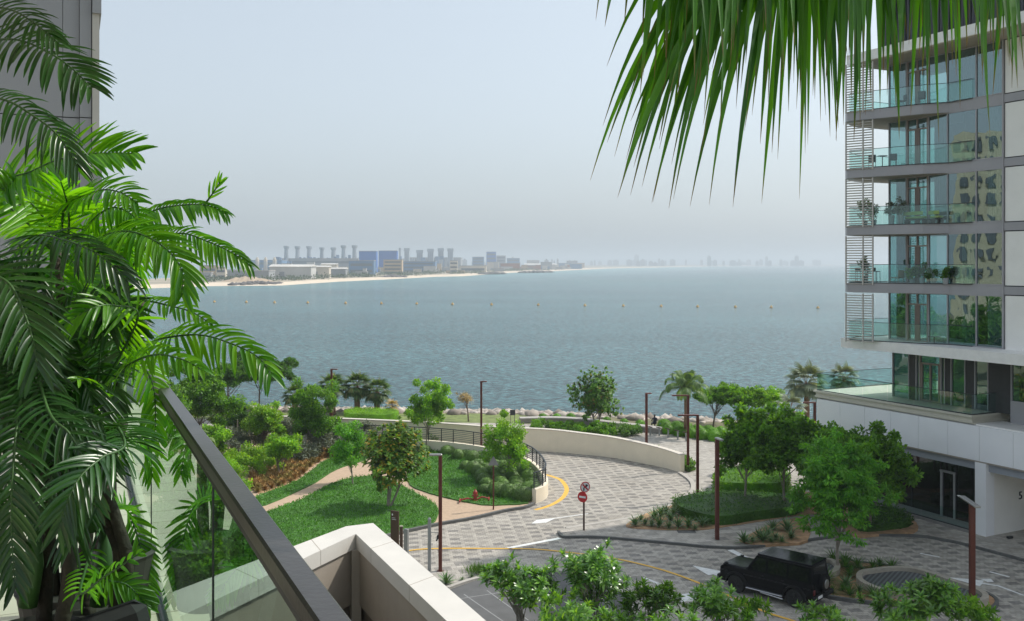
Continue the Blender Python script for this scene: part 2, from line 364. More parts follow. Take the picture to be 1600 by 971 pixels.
# grass verge between promenade and rocks
LAWNM = solid('lawn_turf', (.05, .15, .018), .9, var=.35, scale=2.2, bump=.8, bscale=14)
VERGE = solid('verge_turf', (.16, .20, .06), .9, var=.35, scale=1.2, bump=.6, bscale=14)
sheet('verge', [(-120, 96), (-30, 92.5), (0, 90), (6, 89.2), (6, 94.2), (0, 95.5), (-30, 98), (-120, 101.5)], .012, VERGE)
# footway with kerb
k1 = GP([(873, 833), (875, 837), (882, 841), (905, 841), (938, 841.5), (1000, 846.5), (1060, 852), (1100, 856), (1155, 858), (1195, 854.5), (1240, 849), (1300, 841), (1340, 838), (1379, 838), (1437, 840), (1470, 845), (1502, 851.5), (1551, 864.5), (1600, 878), (1680, 905)])
k1 = [(p.x, p.y) for p in spline(k1, 5)]
k2 = GP([(1062, 740), (1079, 752), (1083, 764), (1075, 776), (1050, 791), (1010, 806), (960, 816), (915, 823), (885, 828)])
k2 = [(p.x, p.y) for p in spline(k2, 5)]
foot = k1+[(40, 47), (45, 60), (30, 66), (20, 66), (13, 67)]+k2
MB().prism(foot, -.1, .10, False).build('footway', PAVE2, kind='structure')
MB().strip(k1, .16, 0, .13, off=.0).build('kerb', KERB, kind='structure')
MB().strip(k2, .30, 0, .112).build('kerb', LKERB, kind='structure')
kg = GP([(560, 852), (606, 839.5), (650, 829), (692, 820), (738, 812), (790, 800), (820, 795), (834, 789)])
kg = [(p.x, p.y) for p in spline(kg, 4)]
MB().strip(kg, .22, 0, .16).build('kerb', KERB, kind='structure')
# garden ground
gard = kg[::-1]+[(-18, 49), (-40, 49), (-40, 84)]+[(-22, 79.7)]+inner_s[::-1][1:]
MB().prism(gard, -.1, .06, False).build('garden_path', SANDP, kind='structure')
# lower footway and parking bay
bay = GP([(699, 922), (727, 912), (755, 904.5), (797, 896), (836, 895), (900, 897), (960, 906)])
bay = [(p.x, p.y) for p in spline(bay, 4)]
sheet('parking_bay', bay+[(6, 30), (-3.4, 30)], .030, ASPH)
low = GP([(560, 900), (700, 880), (755, 876), (830, 874), (905, 882), (985, 897), (1040, 910)])
low = [(p.x, p.y) for p in spline(low, 4)]
MB().prism(low+[(10, 38), (8, 30), (-20, 30), (-20, 45)], -.1, .02, False).build('lower_footway', PAVE2, kind='structure')
MB().strip(bay, .22, 0, .14).build('kerb', LKERB, kind='structure')
# painted lines
def line(name, px, w, mat, z=.008, sm=4, closed=False):
    p = spline(GP(px), sm) if sm else GP(px)
    m = MB(); n = len(p); vs = []
    for i in range(n):
        a = p[max(i-1, 0)]; b = p[min(i+1, n-1)]; d = (b-a).normalized(); nn = Vector((-d.y, d.x, 0)); ww = w if not hasattr(w, '__len__') else np.interp(i/(n-1), np.linspace(0, 1, len(w)), w)
        vs += [(p[i]+nn*ww/2).to_tuple()[:2]+(z,), (p[i]-nn*ww/2).to_tuple()[:2]+(z,)]
    m.add(vs, [(2*i+1, 2*i+3, 2*i+2, 2*i) for i in range(n-1)]); return m.build(name, mat, kind='structure')
line('yellow_line', [(600, 872), (635, 862), (680, 858), (777, 858), (836, 859), (888, 864), (956, 872.6), (1037, 892), (1112, 920), (1192, 955.5), (1242, 972), (1300, 995)], .17, YELL, z=.026)
line('yellow_line', [(836, 797), (850, 793.5), (866, 787), (880, 777), (885.5, 764), (877, 751), (866, 746), (853, 742)], .3, YELL)
line('white_line', [(794, 857.5), (875, 842)], .3, WHITE, z=.026, sm=0)
line('white_line', [(1006, 903.5), (1031, 914)], .16, WHITE, z=.026, sm=0)
line('white_line', [(1141, 859.6), (1180, 880)], .35, WHITE, sm=0)
line('white_line', [(1062, 930), (1078, 940)], .9, WHITE, z=.026, sm=0)
line('white_line', [(1437.5, 865), (1468, 871)], .16, WHITE, sm=0)
line('white_line', [(1546, 893.7), (1577, 902)], .16, WHITE, sm=0)
def arrow(px, w, z=.010):
    p = GP(px); return line('white_arrow', px, w, WHITE, z, sm=0)
arrow([(831, 818.5), (845, 815), (846, 815), (866, 810.5), (919, 803)], [.05, .75, .8, .12, .12])
arrow([(1083, 885), (1118, 897), (1119, 897.3), (1150, 909)], [.05, 1.0, .4, .3], .026)
arrow([(1600, 931), (1560, 916), (1535, 912), (1534, 912), (1484, 903)], [.12, .16, .18, 1.0, .05])
arrow([(1540, 905), (1548, 910)], [.5, .3], .012)
BAYL = solid('worn_bay_paint', (.26, .26, .26), .8)
for q in range(3):
    a = G(735+q*34, 925-q*8); line('bay_line', [(725+q*36, 930-q*6), (790+q*36, 975-q*4)], .06, BAYL, z=.034, sm=0)
line('bay_line', [(700, 940), (860, 915)], .06, BAYL, z=.036, sm=0)
# manhole and service covers
m = MB(); c = G(1072, 833); m.box((c.x, c.y, .102), (1.0, .8, .012)); tag(m.build('drain_cover', KERB), 'dark square drain cover set in the pale footway near the kerb', 'drain cover')
m = MB(); c = G(760, 783.5); m.box((c.x, c.y, .09), (1.6, .95, .04)); cv = m.build('service_cover', LKERB); tag(cv, 'pale square service cover lying in the lawn beside the red hydrant', 'service cover')
m = MB(); m.box((c.x, c.y, .113), (1.1, .55, .012)); m.build('cover_lid', solid('pinkish_concrete', (.5, .30, .27), .8), cv)
# ================================================================ walls and buildings
def tall_wall():
    th = [1.3+.5*min(1, i/(len(outer_s)*.55)) for i in range(len(outer_s))]
    t = empty('retaining_wall', (outer_s[0][0], outer_s[0][1], 0), label='long curved cream rendered wall round the far side of the sunken road', cat='wall')
    MB().strip(outer_s, .38, -.1, [h-.06 for h in th]).build('wall_body', CREAM, t)
    MB().strip(outer_s, .46, [h-.06 for h in th], th).build('coping', solid('pale_coping', (.60, .55, .48), .8, var=.06), t)
tall_wall()
METAL = solid('dark_grey_metal', (.045, .05, .055), .45, .6, var=.1)
def inner_wall():
    n = len(inner_s)
    t = empty('garden_parapet', (1.4, 60.1, 0), label='low curved cream wall with dark railing round the edge of the lawn', cat='wall')
    MB().strip(inner_s, .3, -.1, .88).build('wall_body', CREAM, t)
    r = MB().strip(inner_s, .09, 1.86, 1.92).build('handrail', METAL, t)
    for k in range(6):
        z = 1.03+k*.14; MB().strip(inner_s, .03, z, z+.03).build('rail_bar', METAL, t)
    acc = 0; last = None
    for i, p in enumerate(inner_s):
        if last is None or (Vector(p)-Vector(last)).length > 1.05:
            last = p; MB().box((p[0], p[1], 1.37), (.07, .07, .98)).build('baluster', METAL, t)
inner_wall()
# low bench wall by the promenade
bw = [(p.x, p.y) for p in spline(GP([(812, 661), (860, 660), (905, 662), (960, 668), (1000, 673), (1036, 678)]), 5)]
t = empty('bench_wall', (bw[0][0], bw[0][1], 0), label='long low curved grey concrete bench wall facing the sea', cat='bench')
CONC = solid('grey_concrete', (.30, .28, .26), .85, var=.1)
MB().strip(bw, .7, 0, .38).build('plinth', CONC, t)
MB().strip(bw, .9, .38, .5).build('seat', solid('light_concrete', (.40, .375, .35), .8, var=.08), t)

# -------- tower grid: u runs away from the camera, n points out of the facade
OX, OY = 26.9, 52.5
def U(u, n, z=0.0): return Vector((OX-.4472*u-.8944*n, OY+.8944*u-.4472*n, z))
TRZ = math.atan2(.8944, -.4472)      # box x axis along u
def ubox(m, u0, u1, n0, n1, z0, z1):
    q = [U(u0, n0), U(u1, n0), U(u1, n1), U(u0, n1)]
    m.prism([(p.x, p.y) for p in q], z0, z1); return m
STONE = solid('white_stone_panel', (.88, .86, .82), .6, var=.04, scale=.7)
GREYM = solid('grey_slab_metal', (.36, .35, .37), .5, .1, var=.06, scale=.5)
WSLAB = solid('white_slab', (.85, .83, .80), .7, var=.05)
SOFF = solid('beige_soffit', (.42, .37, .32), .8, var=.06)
BRONZE = solid('bronze_frame', (.30, .235, .205), .5, .3, var=.05)
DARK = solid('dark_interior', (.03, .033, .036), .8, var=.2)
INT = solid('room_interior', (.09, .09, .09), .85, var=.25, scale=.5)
GLZ = glass('facade_glass', (.26, .44, .44), refl=.33, wave=.035, wscale=1.1, gl=(.52, .66, .68))
GLB = glass('balcony_glass', (.70, .87, .84), refl=.07, gl=(.8, 1, .97))
tw = empty('apartment_tower', U(0, 0, 0), label='pale apartment tower with glazed corner and wrapping balconies at the right', cat='building')
FL = [10.3, 13.8, 17.3, 20.8, 24.3]
ub = [7.83, 6.46, 4.93, 3.59, 1.69, 0.0]
for i, z in enumerate(FL):
    zt = z+3.5-.56 if i < 4 else 27.25
    # panes
    for a, b in zip(ub[:-1], ub[1:]):
        m = MB(); e = .03
        if (a, b) == (6.46, 4.93): continue
        p, q = U(b+e, 0, z), U(a-e, 0, z)
        m.add([(q.x, q.y, z+.05), (p.x, p.y, z+.05), (p.x, p.y, zt), (q.x, q.y, zt)], [(0, 1, 2, 3)])
        m.build('window', GLZ, tw)
    # door pair with a transom over it
    dr = MB()
    for uu in (6.43, 5.72, 4.98): ubox(dr, uu-.045, uu+.045, -.05, .05, z, zt)
    for zz in (z+.05, z+2.25, zt-.05): ubox(dr, 4.98, 6.43, -.045, .045, zz-.04, zz+.04)
    ubox(dr, 5.55, 5.62, -.04, .055, z, z+2.25); ubox(dr, 5.82, 5.88, -.04, .055, z, z+2.25)
    d = dr.build('balcony_door', BRONZE, tw)
    m = MB(); p, q = U(5.0, -.01, z), U(6.42, -.01, z)
    m.add([(q.x, q.y, z+.05), (p.x, p.y, z+.05), (p.x, p.y, zt), (q.x, q.y, zt)], [(0, 1, 2, 3)]); m.build('glass_pane', GLZ, d)
    fr = MB()
    for uu in (7.83, 6.52, 4.9, 3.59, 1.69, 0.02): ubox(fr, uu-.035, uu+.035, -.08, .06, z, zt)
    ubox(fr, 0, 7.83, -.06, .05, zt-.06, zt); ubox(fr, 0, 7.83, -.06, .05, z, z+.06)
    fr.build('window_frame', GREYM, tw)
    # glazed return of the corner
    m = MB(); p, q = U(7.83, -.05), U(7.83, -4.2)
    m.add([(p.x, p.y, z+.05), (q.x, q.y, z+.05), (q.x, q.y, zt), (p.x, p.y, zt)], [(0, 1, 2, 3)]); m.build('window', glass('corner_glass', (.6, .85, .82), refl=.05, gl=(.8, 1, 1)) if 'corner_glass' not in MATS else MATS['corner_glass'], tw)
    # room behind
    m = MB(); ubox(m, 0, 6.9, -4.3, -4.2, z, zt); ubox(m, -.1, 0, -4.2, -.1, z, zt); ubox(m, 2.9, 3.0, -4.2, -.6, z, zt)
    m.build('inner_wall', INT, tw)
    m = MB()
    rr = random.Random(i)
    for k in range(2 if i % 2 else 3):
        u0 = [.15, 1.8, 6.5, 3.7][(k+i) % 4]
        for j in range(9):
            ubox(m, u0+j*.12, u0+j*.12+.09, -.32-(j % 2)*.06, -.28, z+.06, zt-.05)
    m.build('curtain', solid('pale_curtain', (.42, .42, .38), .9, var=.1), tw)
# floor slabs with balconies
C_, L_ = (4.51, .98), (8.63, 2.73)
bal = [(-.02, .02), (3.44, .06), C_, L_, (9.3, 2.2), (10.3, .4), (10.3, -4.3), (-.02, -4.3)]
for i, z in enumerate(FL):
    if i == 0: continue
    m = MB(); m.prism([(U(a, b).x, U(a, b).y) for a, b in bal], z-.56, z); m.build('floor_slab', GREYM, tw)
    m = MB(); ubox(m, -14, -.03, -3, .04, z-.5, z-.06); m.build('spandrel', GREYM, tw)
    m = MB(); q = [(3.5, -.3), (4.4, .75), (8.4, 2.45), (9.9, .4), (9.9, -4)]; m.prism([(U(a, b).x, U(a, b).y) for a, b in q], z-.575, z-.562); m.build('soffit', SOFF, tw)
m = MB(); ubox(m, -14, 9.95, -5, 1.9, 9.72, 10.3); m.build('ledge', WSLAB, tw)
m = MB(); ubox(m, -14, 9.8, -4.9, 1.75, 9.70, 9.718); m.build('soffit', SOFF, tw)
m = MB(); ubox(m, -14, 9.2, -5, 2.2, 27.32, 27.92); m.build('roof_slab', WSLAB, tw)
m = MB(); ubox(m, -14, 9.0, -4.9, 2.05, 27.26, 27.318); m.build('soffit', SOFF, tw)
# stone wall right of the glass
for i, z in enumerate(FL):
    zt = z+3.44-.5 if i < 4 else 27.2
    for k in range(5):
        m = MB(); ubox(m, -.06-(k+1)*2.7+.02, -.06-k*2.7-.02, -3, .0, z+(.0 if i else .0), zt); m.build('wall_panel', STONE, tw)
    m = MB(); ubox(m, -13.6, -.06, -2.9, -.03, z-.06, zt+.1); m.build('wall_core', DARK, tw)
m = MB(); ubox(m, -.03, .06, -.2, .09, 9.9, 27.3); m.build('corner_trim', GREYM, tw)
m = MB(); ubox(m, -13.5, 7, -14, -4.4, 0, 27.2); m.build('core', STONE, tw)
# roof storey behind dark upright slats
m = MB(); ubox(m, -13, 8.2, -9, .2, 27.92, 33.0); m.build('roof_storey', DARK, tw)
SL = solid('dark_slat', (.05, .052, .062), .5, .3, var=.3, scale=.3)
m = MB(); rr = random.Random(4)
for k in range(90):
    u = -12.8+k*.235; ubox(m, u, u+.13, .28, .42+.1*(k % 3 == 0), 27.95, 33.1)
m.build('slat_screen', SL, tw)
m = MB()
for k in range(46):
    u = -12.5+rr.random()*20; z = 28+rr.random()*4.4; ubox(m, u, u+.07, .2, .26, z, z+.5)
m.build('slat_gap_light', WSLAB, tw)  # solid pale bars painting the light that shows between the slats
# balcony glass and louvre screens
LVM = solid('cream_louvre', (.56, .53, .49), .6, .2, var=.04)
ledge_line = [(1.9, .10), (3.44, .12), (4.40, .95), (8.50, 2.62), (9.1, 2.1), (10.1, .4), (10.1, -3)]
for i, z in enumerate(FL):
    bg_ = MB(); pts = [U(a, b) for a, b in ledge_line]
    g = empty('balcony_railing', (pts[2].x, pts[2].y, z)); g.parent = tw; WLOC[g.name] = Vector((pts[2].x, pts[2].y, z)); g.location = WLOC[g.name]-WLOC[tw.name]
    cap = MB()
    for a, b in zip(pts[:-1], pts[1:]):
        L = (b-a).length; k = max(1, round(L/1.3)); d = (b-a)/L
        for j in range(k):
            p, q = a+d*(L*j/k+.01), a+d*(L*(j+1)/k-.01)
            m = MB(); m.add([(p.x, p.y, z+.02), (q.x, q.y, z+.02), (q.x, q.y, z+1.12), (p.x, p.y, z+1.12)], [(3, 2, 1, 0)]); m.build('glass_pane', GLB, g)
    cap.strip([(p.x, p.y) for p in pts], .03, z+1.12, z+1.15); cap.strip([(p.x, p.y) for p in pts], .06, z, z+.05)
    cap.build('glass_channel', METAL, g)
    # louvre screen along the outer end of the balcony
    A = U(4.51+.64*(8.63-4.51), .98+.64*(2.73-.98)+.06); B = U(8.66, 2.80); zt = z+3.5-.62 if i < 4 else 27.2
    lv = MB(); d = (B-A).normalized(); L = (B-A).length
    for s_ in (0, .36, 1): lv.box((*(A+d*L*s_)[:2], (z-.1+zt)/2), (.07, .10, zt-z+.1), math.atan2(d.y, d.x))
    k = 0; zz = z-.03
    while zz < zt:
        c = (A+B)/2; lv.box((c.x, c.y, zz), (L, .09, .028), 0, Matrix.Rotation(math.atan2(d.y, d.x), 4, 'Z') @ Matrix.Rotation(R(24), 4, 'X')); zz += .155
    lv.build('louvre_screen', LVM, tw)
# ---------------- base of the tower: terrace glazing
TB = 8.5
for a, b, k in ((8.5, 7.2, 'g'), (7.2, 6.7, 'd'), (6.7, 6.4, 'g'), (6.4, 4.9, 'door'), (4.9, 4.6, 'g'), (4.6, 4.2, 'd'), (4.2, 3.2, 'g'), (3.2, 2.6, 'd'), (2.6, 1.7, 'g'), (1.7, .3, 'd'), (.3, -2.6, 'g'), (-2.6, -14, 'd')):
    z0, z1 = 6.62, 9.69
    if k == 'd': m = MB(); ubox(m, b, a, -1.25, -1.0, z0, z1); m.build('dark_panel', solid('dark_wall_panel', (.035, .033, .035), .6), tw)
    else:
        m = MB(); p, q = U(b, -1.05, z0), U(a, -1.05, z0); zb = z0 if b > 0 else 7.4
        m.add([(q.x, q.y, zb), (p.x, p.y, zb), (p.x, p.y, z1), (q.x, q.y, z1)], [(0, 1, 2, 3)]); m.build('window', GLZ, tw)
        fr = MB()
        for uu in (a-.03, b+.03): ubox(fr, uu-.035, uu+.035, -1.12, -.97, zb, z1)
        if zb > 7: ubox(fr, b, a, -1.3, -.95, 6.1, 7.4)
        if k == 'door':
            ubox(fr, 5.60, 5.70, -1.1, -.98, z0, z0+2.3); ubox(fr, b, a, -1.1, -.98, z0+2.25, z0+2.35); ubox(fr, 6.22, 6.3, -1.1, -.98, z0, z0+2.3); ubox(fr, 5, 5.08, -1.1, -.98, z0, z0+2.3); ubox(fr, 5.1, 6.2, -1.1, -.98, z0, z0+.12)
        fr.build('door_frame' if k == 'door' else 'window_frame', BRONZE if k == 'door' else GREYM, tw)
m = MB(); p, q = U(8.5, -1.05), U(8.5, -5)
m.add([(p.x, p.y, 6.62), (q.x, q.y, 6.62), (q.x, q.y, 9.69), (p.x, p.y, 9.69)], [(0, 1, 2, 3)]); m.build('window', GLZ, tw)
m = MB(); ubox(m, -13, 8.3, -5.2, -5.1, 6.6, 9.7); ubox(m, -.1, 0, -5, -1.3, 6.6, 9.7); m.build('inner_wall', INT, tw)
# ---------------- podium
pd = empty('podium_building', U(0, 1, 0), label='low white panelled podium with a glass edged terrace under the tower', cat='building')
PW = solid('white_podium_panel', (.88, .88, .90), .55, var=.03, scale=.5)
k = 0; u = 12.9
while u > -14:
    m = MB(); ubox(m, u-2.02, u-.012, .85, 1.05, 4.15, 6.05); m.build('wall_panel', PW, pd); u -= 2.03
m = MB(); ubox(m, -14, 12.85, .1, .85, 4.0, 6.1); m.build('wall_core', GREYM, pd)
m = MB(); ubox(m, 10, 12.85, -12, .1, 3.6, 6.1); ubox(m, 12.4, 12.9, -12, 1.03, 0, 6.05); m.build('end_wall', PW, pd)
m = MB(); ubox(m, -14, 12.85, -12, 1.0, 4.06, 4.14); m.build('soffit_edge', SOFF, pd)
m = MB(); ubox(m, -14, 12.7, .45, .8, 3.62, 4.05); m.build('beam', solid('blue_grey_beam', (.33, .35, .39), .6, var=.05), pd)
m = MB(); ubox(m, -14, 1.0, -1.2, .95, 6.06, 6.16); m.build('lower_roof', WSLAB, pd)
m = MB(); ubox(m, 1.0, 12.9, -12, .95, 6.1, 6.16); ubox(m, 1.15, 13.1, -12, 1.06, 6.16, 6.26); ubox(m, 1.2, 13.05, -12, 1.0, 6.26, 6.48); ubox(m, 1.1, 13.15, -12, 1.12, 6.48, 6.60)
m.build('terrace_edge', solid('cream_stone_edge', (.60, .57, .48), .7, var=.05), pd)
tr = [(1.25, -1.2), (1.25, .98), (12.95, .98), (12.95, -12)]
pts = [U(a, b) for a, b in tr]
rl = empty('terrace_railing', (pts[1].x, pts[1].y, 6.6)); rl.parent = pd; WLOC[rl.name] = Vector((pts[1].x, pts[1].y, 6.6)); rl.location = WLOC[rl.name]-WLOC[pd.name]
for a, b in zip(pts[:-1], pts[1:]):
    L = (b-a).length; k = max(1, round(L/1.95)); d = (b-a)/L
    for j in range(k):
        p, q = a+d*(L*j/k+.012), a+d*(L*(j+1)/k-.012)
        m = MB(); m.add([(p.x, p.y, 6.62), (q.x, q.y, 6.62), (q.x, q.y, 7.72), (p.x, p.y, 7.72)], [(3, 2, 1, 0)]); m.build('glass_pane', GLB, rl)
MB().strip([(p.x, p.y) for p in pts], .035, 7.72, 7.75).strip([(p.x, p.y) for p in pts], .07, 6.60, 6.65).build('glass_channel', METAL, rl)
# storefront
SGL = glass('storefront_glass', (.10, .12, .12), refl=.06, wave=.05, wscale=.8, gl=(.7, .75, .8))
us = [12.6, 10.4, 8.2, 6.2, 4.15, 3.1, 1.05]
for a, b in zip(us[:-1], us[1:]):
    m = MB(); p, q = U(b, -.1), U(a, -.1)
    m.add([(q.x, q.y, .1), (p.x, p.y, .1), (p.x, p.y, 3.65), (q.x, q.y, 3.65)], [(0, 1, 2, 3)]); m.build('shop_window', SGL, pd)
m = MB()
for uu in us: ubox(m, uu-.03, uu+.03, -.16, -.05, .1, 3.65)
ubox(m, 1, 12.7, -.14, -.06, .1, .2); m.build('shop_frame', METAL, pd)
m = MB(); ubox(m, 4.0, 4.12, -.12, .0, .1, 2.95); ubox(m, 3.12, 3.24, -.12, .0, .1, 2.95); ubox(m, 3.1, 4.15, -.12, .01, 2.83, 2.95); ubox(m, 3.1, 4.15, -.12, .01, .1, .2)
d = m.build('shop_door', solid('grey_door_frame', (.34, .34, .35), .5), pd)
m = MB(); ubox(m, 3.34, 3.37, .01, .05, 1.0, 1.9); m.build('handle', METAL, d)
m = MB(); ubox(m, 1.0, 12.6, -5, -4.9, 0, 3.8); m.build('inner_wall', DARK, pd)
m = MB(); ubox(m, .33, 1.0, .35, 1.04, 0, 4.06); m.build('column', PW, pd)
m = MB(); ubox(m, .33, .55, -5, .35, 0, 4.06); m.build('entrance_wall', STONE, pd)
m = MB(); ubox(m, -10, -.5, -5.3, -5.0, 0, 4.06); m.build('entrance_back', STONE, pd)
m = MB(); ubox(m, 1.05, 13.2, -.1, 1.25, .0, .26); m.build('plinth', solid('grey_plinth', (.25, .24, .23), .8), pd)
sg = empty('entrance_railing', U(1.1, 1.15, .26)); sg.parent = pd; WLOC[sg.name] = U(1.1, 1.15, .26); sg.location = WLOC[sg.name]-WLOC[pd.name]
for j in range(7):
    p, q = U(1.1+j*1.7, 1.15), U(1.1+j*1.7+1.67, 1.15)
    m = MB(); m.add([(q.x, q.y, .28), (p.x, p.y, .28), (p.x, p.y, 1.15), (q.x, q.y, 1.15)], [(0, 1, 2, 3)]); m.build('glass_pane', GLB, sg)
m = MB(); a, b = U(1.1, 1.15), U(13, 1.15); m.strip([(a.x, a.y), (b.x, b.y)], .07, .26, .31); m.build('glass_channel', METAL, sg)
# house number on the entrance wall, facing the camera
tc = bpy.data.curves.new('house_number', 'FONT'); tc.body = '5'; tc.size = .62; tc.extrude = .02; tc.align_x = 'CENTER'; tc.align_y = 'CENTER'
tmp = bpy.data.objects.new('house_number_text', tc); COL.objects.link(tmp); bpy.context.view_layer.update(); me5 = bpy.data.meshes.new_from_object(tmp.evaluated_get(bpy.context.evaluated_depsgraph_get())); bpy.data.objects.remove(tmp); me5.materials.clear(); me5.materials.append(DARK)
to = bpy.data.objects.new('house_number', me5); COL.objects.link(to)
pos = U(.31, -1.82, 2.03); to.parent = pd; to.location = pos-WLOC[pd.name]; to.rotation_euler = (R(90), 0, math.atan2(.4472, .8944))
m = MB(); c = U(-.5, .2); m.rbox((c.x, c.y, .18), (.35, .2, .12), .03, .4); tag(m.build('floor_uplight', METAL), 'small black uplight on the paving beside the white entrance wall', 'light')
# ================================================================ plants
BARK = solid('grey_bark', (.17, .13, .10), .9, var=.25, scale=6, bump=.5)
BARKL = solid('pale_bark', (.28, .24, .20), .9, var=.2, scale=6, bump=.5)
BARKP = solid('palm_bark', (.20, .12, .07), .95, var=.35, scale=9, bump=.8)
LF = {
 'mid': leafmat('leaf_mid', (.040, .13, .010), (.15, .33, .022), trans=.45),
 'light': leafmat('leaf_light', (.08, .22, .012), (.23, .43, .03), trans=.45),
 'lime': leafmat('leaf_lime', (.10, .24, .012), (.24, .42, .03), trans=.4),
 'dark': leafmat('leaf_dark', (.022, .08, .010), (.075, .19, .018), trans=.4),
 'feather': leafmat('leaf_feather', (.05, .20, .014), (.15, .38, .03), trans=.45),
 'almond': leafmat('leaf_almond', (.04, .12, .010), (.15, .28, .02), c3=(.36, .27, .03), p3=.86),
 'grape': leafmat('leaf_grape', (.04, .13, .010), (.13, .28, .02), c3=(.25, .20, .05), p3=.96),
 'frangi': leafmat('leaf_frangipani', (.035, .13, .012), (.20, .40, .05), trans=.35, rough=.28, spec=.7),
 'silver': leafmat('leaf_silver', (.10, .13, .09), (.20, .23, .17), trans=.15),
 'fan': leafmat('leaf_fan_palm', (.025, .065, .015), (.09, .16, .04), c3=(.22, .19, .10), p3=.92),
 'bism': leafmat('leaf_bismarck', (.11, .15, .10), (.22, .27, .18), trans=.15),
 'dry': leafmat('leaf_dry', (.25, .19, .08), (.40, .30, .13), trans=.2),
 'agave': leafmat('leaf_agave', (.05, .11, .035), (.14, .24, .08), trans=.1, rough=.4),
 'ball': leafmat('leaf_clipped', (.04, .10, .013), (.12, .22, .035), trans=.05),
 'grass': leafmat('leaf_grass', (.05, .14, .02), (.13, .26, .05), trans=.3),
}
RED = solid('rust_red_paint', (.115, .028, .018), .5, .2, var=.12, scale=2)
def crown(name, parent, clusters, per, cr, L, W, mat, rng, droop=0.0, flat=1.0, mode='leaf', shell=.6):
    per = int(per*2.1); L = L*1.05
    """clusters: (n,3) centres; per leaves around each in a ball of radius cr"""
    n = len(clusters)*per
    c = np.repeat(clusters, per, 0); d = rng.normal(size=(n, 3)); d = norm(d); r = rng.random((n, 1))**.4*cr*rng.uniform(.6, 1.15, (len(clusters), 1)).repeat(per, 0)
    off = d*r; off[:, 2] *= flat; pos = c+off
    D = norm(d*.7+rng.normal(0, .6, (n, 3))+[0, 0, -droop]); Nn = norm(rng.normal(0, .55, (n, 3))+[0, 0, .9]+d*.6)
    L_ = L*rng.uniform(.6, 1.35, n); V, Fq = rhomb(pos, D, Nn, L_, L_*W)
    return arr_mesh(name, V, Fq, mat, parent)
def rosettes(name, parent, tips, dirs, nl, L, W, mat, rng, bend=.35, open_=.9):
    C, D, Nn, Ls = [], [], [], []
    for tp, dr in zip(tips, dirs):
        dr = np.array(dr)/np.linalg.norm(dr); a = np.cross(dr, [0.31, .22, .9]); a /= np.linalg.norm(a); b = np.cross(dr, a); ph = rng.uniform(0, 6.28)
        k = max(4, int(nl*rng.uniform(.75, 1.2)))
        for j in range(k):
            t = ph+j*2.4; e = .25+open_*(1-j/k)*1.15+rng.normal(0, .08)
            ra = a*math.cos(t)+b*math.sin(t); d = dr*math.cos(e)+ra*math.sin(e)
            C.append(np.array(tp)-dr*L*.25*(1-j/k)); D.append(d); Nn.append(dr*math.sin(e)-ra*math.cos(e)); Ls.append(L*rng.uniform(.75, 1.1)*(.7+.3*(1-j/k)))
    C, D, Nn, Ls = map(np.array, (C, D, Nn, Ls)); V, Fq = cards(C, D, Nn, Ls, Ls*W, bend=bend)
    return arr_mesh(name, V, Fq, mat, parent)
def ell(rng, c, r, n, zmin=-1.0, inner=.35):
    d = norm(rng.normal(size=(n*3, 3))); d = d[d[:, 2] > zmin][:n]; q = inner+(1-inner)*rng.random((len(d), 1))**.6; ph = rng.uniform(0, 6.28, 4)
    q = q*(1+.24*np.sin(3.1*np.arctan2(d[:, 1:2], d[:, :1])+ph[0]+2*d[:, 2:3])+.16*np.sin(5.3*d[:, 2:3]+ph[1]+2.2*d[:, :1])+rng.normal(0, .05, (len(d), 1)))
    return np.array(c)+d*q*np.array(r)
def limbs(base, top, tips, r0, r1, rng, lean=None, forks=None, seg=6):
    m = MB(); base, top = Vector(base), Vector(top); mid = (base+top)/2+Vector((rng.normal(0, .08), rng.normal(0, .08), 0))
    tr = spline([base, mid, top], 4); n = len(tr)
    m.tube(tr, [r0*1.25]+[r0+(r1-r0)*i/(n-1) for i in range(1, n)], seg+2)
    for tp in tips:
        s = tr[rng.integers(max(1, int(n*.55)), n)]; e = Vector(tp); mm = s.lerp(e, .5)+Vector((0, 0, (e-s).length*.08)); L = (e-s).length
        m.tube([s, mm, e], [r1*.62, r1*.38, r1*.12], 5, cap=False)
    return m
def tree(kind, seed, xb, yb, xc, yc, rx, ry, label, mat, ncl=40, per=130, L=.2, W=.5, cr=.55, trunk=None, cat='tree', bark=BARK, flat=.8, zmin=-.6, ryy=None, droop=.15, mode='leaf', nl=10, group=None, r0=.09, fork=0.15, inner=.35, name=None, dy=0, stems=1):
    """a tree given by where its foot and its crown show; everything in metres from there"""
    rng = np.random.default_rng(seed); b = G(xb, yb); s = (yb-HY)/H; Y = b.y
    c = P(xc, yc, Y+dy); rX, rZ = rx/s, ry/s; rY = ryy if ryy else rX
    t = empty(name or kind, b, label=label, cat=cat, group=group)
    cl = ell(rng, c, (rX-cr*.6, rY-cr*.6, max(.1, rZ-cr*.6*flat)), ncl, zmin, inner)
    tips = cl[rng.permutation(len(cl))[:min(16, len(cl))]]
    top = (c.x*.5+b.x*.5, c.y, max(.4, c.z-rZ*.55))
    m = MB()
    for k in range(stems):
        o_ = Vector((rng.normal(0, .15), rng.normal(0, .15), 0)) if stems > 1 else Vector()
        q = limbs(b+o_*.4, Vector(top)+o_*3, tips[k::stems], r0, r0*.6, rng); m.add(q.v, q.f)
    m.build('trunk', bark, t, smooth=True)
    if mode == 'leaf': crown('crown', t, cl, per, cr, L, W, mat, rng, droop, flat)
    else:
        d = cl-np.array([c.x, c.y, c.z-rZ*.6]); rosettes('crown', t, cl, d+[0, 0, .4*rZ], nl, L, W, mat, rng)
    return t
